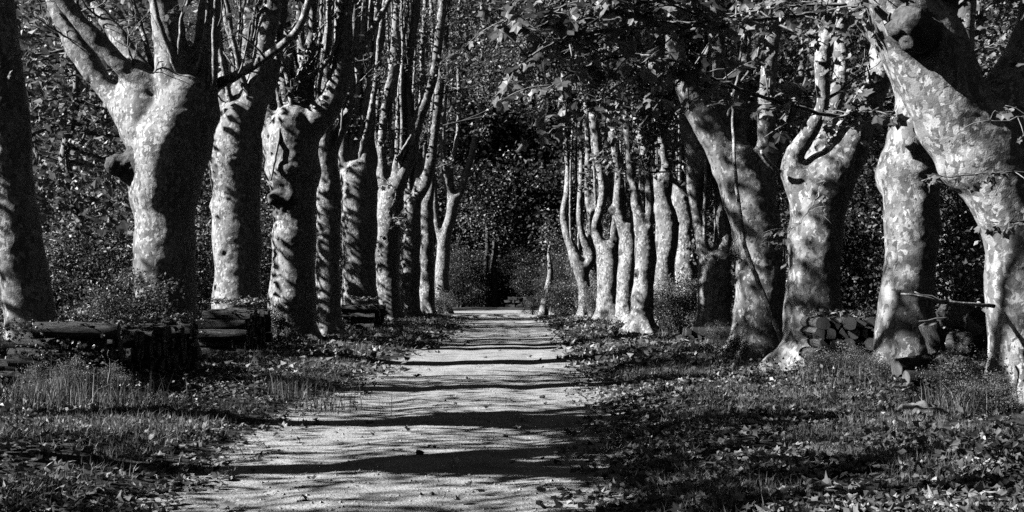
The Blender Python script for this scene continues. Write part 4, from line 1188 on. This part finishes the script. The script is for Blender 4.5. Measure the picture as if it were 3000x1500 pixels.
# ------------------------------------------------------------------ bare pole leaning on the twisted tree
pts = [at(*p) for p in ((2143, 273, 24.0), (2152, 466, 23.9), (2167, 611, 23.8), (2184, 722, 23.6), (2205, 785, 23.5), (2236, 861, 23.4), (2294, 1010, 23.3), (2300, 1040, 23.3))]
pts[-1][2] = g1(pts[-1][0], pts[-1][1]) - 0.03
Pp, rr = resample(pts, [0.025, 0.035, 0.04, 0.045, 0.05, 0.05, 0.055, 0.055], 0.15)
v, f, s = tube(Pp + np.random.default_rng(3).normal(0, 0.006, Pp.shape), rr, 8)
o = ob('dead_pole', mesh_np('dead_pole', v, f, s), M_BARK)
tag(o, 'long bare dead branch leaning against the twisted plane tree', 'branch')

# ------------------------------------------------------------------ bushes among the trunks
for (px, y, s, lab) in [(395, 22.9, 0.62, 'leafy bush behind the long woodpile at the burled tree'), (300, 22.4, 0.45, 'small leafy bush behind the near end of the long woodpile'),
                        (745, 29.6, 0.34, 'dark low bush before the stout beaked plane tree'), (815, 31.0, 0.33, 'thin bush at the left foot of the stout beaked plane tree'),
                        (1990, 39.6, 0.62, 'dense bush in front of the lumpy plane trunk'), (1935, 40.8, 0.55, 'dense bush round the foot of the wavy plane trunk'), (2040, 38.5, 0.42, 'small bush beside the low forking plane tree'),
                        (1690, 61.5, 0.8, 'bush at the foot of the crooked plane tree'), (1650, 66, 0.6, 'bush beside the thin leaning trunk at the bend'), (1745, 58, 0.55, 'bush before the forked plane tree with the knobbed stem'),
                        (2105, 31, 0.22, 'weedy little bush before the low heap of logs'), (2140, 24.0, 0.2, 'weedy little bush at the left foot of the twisted plane tree'), (2470, 18.3, 0.2, 'weedy tuft before the heap of cleft logs'),
                        (2820, 14.9, 0.24, 'weedy bush before the tumbled heap of logs'), (1290, 73, 0.5, 'low bush at the foot of the last left plane tree'), (1560, 69, 0.35, 'grassy low bush at the inside of the bend'),
                        (2400, 18.1, 0.17, 'small weed tuft before the flared plane tree'), (2530, 17.9, 0.19, 'small weed tuft at the right end of the heap of cleft logs'), (215, 15.7, 0.17, 'weed tuft before the thick bark covered log'), (330, 15.9, 0.15, 'weed tuft at the near corner of the long woodpile'), (120, 16.0, 0.15, 'weed tuft at the foot of the dark leaning trunk'), (2560, 17.6, 0.16, 'small weed tuft at the left foot of the pale collared trunk'), (2900, 14.2, 0.18, 'small weed tuft at the narrow foot of the huge plane tree')]:
    wood('low', px_x(px, y), y, s, wr.uniform(0, 6.28), lab, 'bushes among the trunks', 'bush', 'bush')

# thin leaning trunk at the bend
Pp, rr = resample([at(1590, 925, 68), at(1597, 880, 68), at(1607, 835, 68), at(1613, 790, 68), at(1608, 740, 68), at(1615, 690, 68)], [0.34, 0.26, 0.22, 0.17, 0.1, 0.05], 0.25)
root = empty('wood_tree', at(1590, 925, 68)); tag(root, 'thin pale trunk leaning right at the inside of the bend', 'tree')
b0 = at(1590, 925, 68); v, f, s = tube(Pp, rr, 10); ob('trunk', mesh_np('trunk', v - b0 - np.array([0, 0, 0.1]), f, s), M_BARK, root)
pp = np.repeat(np.array([at(1612, 730, 68), at(1600, 690, 68), at(1635, 700, 68), at(1615, 640, 68)]), 160, 0) + np.random.default_rng(8).normal(0, 0.5, (640, 3))
fo = ob('foliage', leaf_mesh('foliage', pp - b0, 0.2, DIAMOND), M_BGLEAF, root); fo['kind'] = 'stuff'
# dark double trunk at the end
for (px, y, w, lab) in ((1425, 93, 0.24, 'dark left stem of the two trunks standing beyond the bend'), (1447, 93.5, 0.32, 'dark right stem of the two trunks standing beyond the bend')):
    x = px_x(px, y); z = g1(x, y); root = empty('wood_tree', (x, y, z)); tag(root, lab, 'tree', 'dark stems beyond the bend')
    Pp, rr = resample([(0, 0, -0.2), (0.05, 0, 1.5), (-0.05, 0, 3), (0.1, 0, 5.5), (-0.1, 0.1, 9)], [w * 1.3, w, w * 0.9, w * 0.7, w * 0.4], 0.4)
    v, f, s = tube(Pp, rr, 10); ob('trunk', mesh_np('trunk', v, f, s), M_WOODBARK, root)
    pp = np.random.default_rng(int(px)).normal(0, 1, (2600, 3)) * np.array([1.6, 1.4, 1.5]) + np.array([0, 0, 8.2])
    fo = ob('foliage', leaf_mesh('foliage', pp, 0.22, DIAMOND), M_BGLEAF, root); fo['kind'] = 'stuff'
# low dark wall beyond the bend: rough stones, one by one
wall = empty('stone_wall', (px_x(1545, 91), 91, g1(px_x(1545, 91), 91))); tag(wall, 'low dark dry stone wall in the shade beyond the bend', 'wall')
def stone_mesh(seed):
    rng = np.random.default_rng(seed)
    v = np.array([(x, y, z) for x in (-.5, .5) for y in (-.5, .5) for z in (-.5, .5)]) + rng.normal(0, 0.08, (8, 3))
    f = np.array([(0, 1, 3, 2), (4, 6, 7, 5), (0, 4, 5, 1), (2, 3, 7, 6), (0, 2, 6, 4), (1, 5, 7, 3)])
    me = mesh_np('stone', v, f.ravel(), np.full(6, 4), smooth=False); me.materials.append(M_SOIL); return me
SM = [stone_mesh(k) for k in range(4)]
for k in range(4):
    for m in range(9):
        o = ob('stone', SM[wr.randrange(4)], None, wall); o.location = (-1.5 + m * 0.36 + 0.18 * (k % 2), wr.uniform(-0.04, 0.04), 0.1 + k * 0.2); o.scale = (0.38 * wr.uniform(0.8, 1.2), 0.5, 0.22 * wr.uniform(0.85, 1.3)); o.rotation_euler = (0, wr.uniform(-0.15, 0.15), wr.uniform(-0.3, 0.3))

# iron railing behind the left row
fy = 31.0; x0, x1 = px_x(60, fy), px_x(268, fy); gz = g1((x0 + x1) / 2, fy)
fence = empty('railing', ((x0 + x1) / 2, fy, gz)); tag(fence, 'thin metal railing with upright bars behind the leaning trunk', 'railing')
def box_mesh(name, sx, sy, sz, m):
    v = np.array([(x, y, z) for x in (-sx, sx) for y in (-sy, sy) for z in (-sz, sz)]) * 0.5
    f = np.array([(0, 1, 3, 2), (4, 6, 7, 5), (0, 4, 5, 1), (2, 3, 7, 6), (0, 2, 6, 4), (1, 5, 7, 3)])
    me = mesh_np(name, v, f.ravel(), np.full(6, 4), smooth=False); me.materials.append(m); return me
bm_ = box_mesh('bar', 0.022, 0.022, 1.75, M_IRON); rm_ = box_mesh('rail', x1 - x0, 0.05, 0.05, M_IRON); pm_ = box_mesh('post', 0.07, 0.07, 2.0, M_IRON)
for z in (0.3, 1.85):
    o = ob('rail', rm_, None, fence); o.location = (0, 0, z)
for k in range(int((x1 - x0) / 0.115)):
    o = ob('bar', bm_, None, fence); o.location = (-(x1 - x0) / 2 + 0.06 + k * 0.115, 0.001, 1.0)
for x in (-(x1 - x0) / 2, (x1 - x0) / 2):
    o = ob('post', pm_, None, fence); o.location = (x, 0, 0.95)

# ------------------------------------------------------------------ litter, grass, weeds, pebbles
def scatter(n, xr, yr, rng, dens):
    """points in the strip, denser near the camera, kept by density"""
    out = []
    tot = 0
    while tot < n:
        y = yr[0] * (yr[1] / yr[0]) ** rng.random(n)
        x = rng.uniform(xr[0], xr[1], n)
        ok = (np.abs(x) < 0.47 * y + 0.6)
        d = dens(x, y)
        ok &= rng.random(n) < d
        out.append(np.stack([x[ok], y[ok]], 1)); tot += ok.sum()
    return np.concatenate(out)[:n]

rg = np.random.default_rng(31)
def d_leaf(x, y):
    d = outside(x, y)
    nz = fbm(np.stack([x * 0.8, y * 0.8, 0 * x], 1), 60, 3)
    base = sstep(-0.9, 0.5, d) * (0.35 + 0.65 * sstep(-0.3, 0.35, nz))
    return np.clip(np.maximum(base, 0.005) * np.where(d > 3.6, 0.55, 1.0), 0, 1)
def d_grass(x, y):
    d = outside(x, y)
    nz = fbm(np.stack([x * 0.9 + 30, y * 0.6, 0 * x], 1), 70, 3)
    return np.clip(sstep(0.05, 0.7, d) * sstep(-0.25, 0.25, nz), 0, 1)

p = scatter(21000, (-9, 9), (6.5, 24), rg, d_leaf)
P3 = np.stack([p[:, 0], p[:, 1], gh(p[:, 0], p[:, 1]) + 0.025 + rg.random(len(p)) * 0.03], 1)
o = ob('leaf_litter', leaf_mesh('leaf_litter', P3, 0.12, LOBED, (0, 0, 1), 0.26, 0.45, rg, shade=rg.random(len(P3)) ** 2.2), M_DRY); tag(o, 'dry fallen plane leaves scattered over the near verges', 'leaves', kind='stuff')
p = scatter(16000, (-9, 9), (22, 66), rg, d_leaf)
P3 = np.stack([p[:, 0], p[:, 1], gh(p[:, 0], p[:, 1]) + 0.03 + rg.random(len(p)) * 0.03], 1)
o = ob('leaf_litter', leaf_mesh('leaf_litter', P3, 0.17, DIAMOND, (0, 0, 1), 0.4, 0.5, rg, shade=rg.random(len(P3)) ** 2.2), M_DRY); tag(o, 'dry fallen leaves along the far part of the avenue', 'leaves', kind='stuff')

def grass_mesh(name, p, h, w, rng, lean=0.35):
    n = len(p)
    z0 = gh(p[:, 0], p[:, 1]) - 0.01
    H = h * rng.uniform(0.4, 1.25, n)
    a = rng.uniform(0, 2 * math.pi, n); dirx, diry = np.cos(a), np.sin(a)
    b = rng.uniform(0, 2 * math.pi, n); ln = np.abs(rng.normal(0, lean, n)) * H
    lx, ly = np.cos(b) * ln, np.sin(b) * ln
    V = np.zeros((n, 5, 3))
    for k, (t_, ww) in enumerate(((0, 1), (0, -1), (0.55, 0.75), (0.55, -0.75), (1, 0))):
        V[:, k, 0] = p[:, 0] + dirx * w * 0.5 * ww + lx * t_ * t_
        V[:, k, 1] = p[:, 1] + diry * w * 0.5 * ww + ly * t_ * t_
        V[:, k, 2] = z0 + H * t_ * (1 - 0.25 * t_ * (ln / np.maximum(H, 1e-6)))
    fl = np.array([0, 1, 3, 2, 2, 3, 4]); sz = np.array([4, 3])
    Fm = (fl[None] + (np.arange(n) * 5)[:, None]).ravel()
    me = mesh_np(name, V.reshape(-1, 3), Fm, np.tile(sz, n), smooth=False)
    a_ = me.attributes.new('shade', 'FLOAT', 'POINT'); a_.data.foreach_set('value', np.repeat(rng.random(n), 5).astype(np.float32))
    return me

p = scatter(80000, (-9, 9), (6.3, 30), rg, d_grass)
o = ob('grass', grass_mesh('grass', p, 0.13, 0.008, rg, 0.6), M_GRASS); tag(o, 'short grass growing on the verges', 'grass', kind='stuff')
p = scatter(30000, (-9, 9), (26, 75), rg, d_grass)
o = ob('grass', grass_mesh('grass', p, 0.17, 0.016, rg, 0.6), M_GRASS); tag(o, 'short grass on the far verges', 'grass', kind='stuff')
# tall tufts on the left by the leaning trunk and along the piles
tc = np.array([(px_x(px, y), y) for px, y in ((150, 15.5), (190, 15), (60, 14.5), (230, 14.8), (110, 14), (330, 14.3), (30, 13.5), (700, 23), (960, 15.5), (850, 17), (2450, 17.6), (2540, 17), (2620, 16.2), (2480, 17.4), (2780, 14.6), (2850, 14.2), (2360, 18), (420, 14.4), (1950, 34), (2140, 23.5))])
p = np.repeat(tc, 110, 0) + rg.normal(0, 0.22, (len(tc) * 110, 2))
o = ob('tall_grass', grass_mesh('tall_grass', p, 0.42, 0.010, rg, 0.55), M_GRASS); tag(o, 'tall loose grass tufts beside the trunks and piles', 'grass', kind='stuff')
p = np.array([(px_x(px, y), y) for px, y in ((60, 14.4), (90, 14.4), (150, 14.6), (165, 14.8), (185, 15.0), (200, 15.1), (120, 14.2), (240, 14.5))]) 
o = ob('straw', grass_mesh('straw', np.repeat(p, 3, 0) + rg.normal(0, 0.1, (24, 2)), 0.85, 0.014, rg, 0.3), M_STRAW); tag(o, 'pale straw stalks standing before the dark leaning trunk', 'stalks', kind='stuff')
# low weeds
def d_weed(x, y):
    d = outside(x, y)
    nz = fbm(np.stack([x * 0.7 + 80, y * 0.5, 0 * x], 1), 90, 3)
    return sstep(1.2, 3.4, d) * sstep(0.0, 0.4, nz + 0.25 * (x > 2))
p = scatter(420, (-9, 9), (9, 50), rg, d_weed)
c = np.repeat(p, 42, 0) + rg.normal(0, 0.16, (len(p) * 42, 2))
zz = np.abs(rg.normal(0, 0.13, len(c))) + 0.03
P3 = np.stack([c[:, 0], c[:, 1], gh(c[:, 0], c[:, 1]) + zz], 1)
o = ob('ground_cover', leaf_mesh('ground_cover', P3, 0.075, DIAMOND, (-0.2, -0.3, 0.8), 0.6, 0.3, rg), M_BUSH); tag(o, 'low leafy weeds under the trunks', 'weeds', kind='stuff')
# pebbles
def d_peb(x, y):
    return (outside(x, y) < 0.2) * 1.0
p = scatter(5200, (-3.2, 2.2), (6.3, 26), rg, d_peb)
ov = np.array([(1, 0, 0), (-1, 0, 0), (0, 1, 0), (0, -1, 0), (0, 0, 0.7), (0, 0, -0.7)]); of = np.array([(0, 2, 4), (2, 1, 4), (1, 3, 4), (3, 0, 4)])
szs = 0.006 + 0.016 * rg.random(len(p)) ** 3
PV = np.stack([p[:, 0], p[:, 1], gh(p[:, 0], p[:, 1]) + 0.014], 1)[:, None, :] + szs[:, None, None] * (ov[None] + rg.normal(0, 0.2, (len(p), 6, 3)))
Fm = (of[None] + (np.arange(len(p)) * 6)[:, None, None]).ravel()
o = ob('gravel', mesh_np('gravel', PV.reshape(-1, 3), Fm, np.full(len(p) * 4, 3), False), M_PEB); tag(o, 'loose pebbles on the pale track', 'gravel', kind='stuff')
for (px, py, d, lab) in ((1228, 1335, 0.09, 'dark clod of earth lying on the pale track'), (1500, 1355, 0.05, 'small grey stone on the track'), (1590, 1165, 0.09, 'earthy stone at the edge of the long trunk shadow'), (1265, 1450, 0.05, 'little stone on the sunlit track'), (680, 1410, 0.07, 'stone at the leafy left border of the track'), (1480, 1280, 0.06, 'rounded stone where the tyre mark ends'), (1720, 1230, 0.08, 'clod at the right border of the track')):
    yy = (EYE + 0.16) * F / (py - HOR); x = px_x(px, yy)
    rng = np.random.default_rng(px)
    v = rng.normal(0, 1, (26, 3)); v /= np.linalg.norm(v, axis=1)[:, None]
    import bmesh
    b = bmesh.new(); bmesh.ops.create_icosphere(b, subdivisions=2, radius=0.5)
    for vv in b.verts:
        k = 1 + 0.22 * math.sin(vv.co.x * 9 + px) + 0.15 * math.sin(vv.co.y * 13 + 2 * px)
        vv.co = Vector((vv.co.x * k, vv.co.y * k, vv.co.z * 0.6 * k))
    me = bpy.data.meshes.new('stone'); b.to_mesh(me); b.free()
    o = ob('stone', me, M_SOIL if 'clod' in lab or 'earth' in lab else M_STONE); o.location = (x, yy, g1(x, yy) + 0.012 + d * 0.2); o.scale = (d, d, d)
    tag(o, lab, 'stone')
# single large leaves in the foreground
DRYV = []
for k in range(5):
    tv, tf = LOBED
    v = tv.copy(); v[:, 2] = rl.normal(0.5, 0.5) * v[:, 0] ** 2 + rl.normal(0.3, 0.6) * v[:, 1] ** 2 + rl.normal(0, 0.05, len(v))
    me = mesh_np('fallen_leaf', v, tf.ravel(), np.full(len(tf), 3), False); me.materials.append(M_DRY_OBJ); DRYV.append(me)
p = scatter(150, (-5, 5), (6.8, 12), rg, lambda x, y: sstep(-0.4, 0.3, outside(x, y)) + 0.03)
for (x, y) in p:
    o = ob('fallen_leaf', DRYV[rg.integers(5)]); z = g1(x, y)
    o.location = (x, y, z + 0.06); o.rotation_euler = (rg.normal(0, 0.3), rg.normal(0, 0.3), rg.uniform(0, 6.28))
    s_ = rg.uniform(0.11, 0.18); o.scale = (s_, s_, s_)
    side = 'left' if x < -1 else 'right'
    tag(o, 'large dry curled plane leaf lying on the foreground %s' % ('verge left of the track' if x < -1 else 'verge right of the track'), 'leaf', 'fallen leaves on the verge ' + side)

# fallen leaves and bark scraps on top of the piles
pp = []
for (x0, x1, y0, y1, zt, n_) in ((-6.98, -5.78, 16.2, 21.2, 0.98, 420), (-7.12, -6.02, 26.0, 28.9, 1.2, 200), (-6.0, -4.95, 40.8, 44.6, 1.12, 160), (4.85, 6.1, 18.7, 19.7, 1.08, 90)):
    pp.append(np.stack([rg.uniform(x0, x1, n_), rg.uniform(y0, y1, n_), zt + rg.normal(0, 0.035, n_)], 1))
pp = np.concatenate(pp)
o = ob('leaf_litter', leaf_mesh('leaf_litter', pp, 0.13, LOBED, (0, 0, 1), 0.3, 0.5, rg, shade=rg.random(len(pp)) ** 1.5), M_DRY); tag(o, 'dead leaves and bark scraps lying on the woodpiles', 'leaves', kind='stuff')
# bare sapling before the long woodpile
sap = at(310, 1165, 15.4); sap[2] = g1(sap[0], sap[1])
root = empty('sapling', sap); tag(root, 'thin bare forked sapling standing before the long woodpile', 'sapling')
for name_, pth, r_ in (('stem', [(0, 0, -0.05), (0.03, 0, 0.25), (0.06, 0, 0.42), (0.05, 0, 0.55)], 0.011), ('twig', [(0.055, 0, 0.4), (0.1, 0, 0.47), (0.17, 0, 0.53)], 0.006), ('twig', [(0.055, 0, 0.42), (0.0, 0, 0.48), (-0.05, 0, 0.5)], 0.006), ('twig', [(0.05, 0, 0.53), (0.02, 0, 0.6), (0.04, 0, 0.66)], 0.005)):
    Pp, rr = resample(pth, np.linspace(r_, r_ * 0.6, len(pth)), 0.05); v, f, s_ = tube(Pp, rr, 6); ob(name_, mesh_np(name_, v, f, s_), M_TWIG, root)

# leafy boughs of the far planes that meet over the track
ro = np.random.default_rng(404)
for (ty, p0, d0, L, n_) in ((54.0, (-3.6, 54, 10.5), (1, 0.0, 0.1), 5.0, 14), (61.0, (-3.6, 60.5, 10.0), (1, -0.1, 0.12), 6.5, 14), (67.0, (-3.4, 67, 11.0), (1, -0.2, 0.15), 6.5, 14), (49.0, (4.3, 49, 10.0), (-1, -0.1, 0.1), 5.0, 12), (60.0, (3.5, 60, 11), (-1, 0, 0.1), 5.0, 14)):
    k_ = [i_ for i_, sp_ in enumerate(TREES) if sp_['Y'] == ty][0] if ty != 42.5 else [i_ for i_, sp_ in enumerate(TREES) if sp_['Y'] == 36.6][0]
    rt, bs = TREE[k_]
    tb, cc = grow(np.array(p0, float), d0, 0.035, L, ro)
    v, f, s_ = merge(tb)
    ob('bough', mesh_np('bough', v - bs, f, s_), M_WOODBARK, rt)
    C_ = np.array(cc)
    P = np.repeat(C_, n_, 0) + ro.normal(0, 0.34, (len(C_) * n_, 3))
    fo = ob('foliage', leaf_mesh('foliage', P - bs, 0.21, DIAMOND, (-0.3, -0.2, 0.8), 0.6, rng=ro), M_LEAF, rt); fo['kind'] = 'stuff'
# ivy over the near face of the long woodpile and weeds before the heaps
iv = np.stack([ro.uniform(-7.3, -5.7, 900), 16.18 + ro.normal(0, 0.06, 900), 0.02 + 1.05 * ro.random(900) ** 1.3], 1)
iv2 = np.stack([-5.70 + ro.normal(0, 0.05, 700), ro.uniform(16.2, 21, 700), 0.02 + 0.7 * ro.random(700) ** 2], 1)
keep = fbm(np.concatenate([iv, iv2]) * 2.2, 77, 2) > -0.05
iv = np.concatenate([iv, iv2])[keep]
o = ob('ivy', leaf_mesh('ivy', iv, 0.075, LOBED, (0.3, -0.6, 0.5), 0.5, 0.3, ro), M_BUSH); tag(o, 'ivy leaves creeping over the long woodpile', 'ivy', kind='stuff')
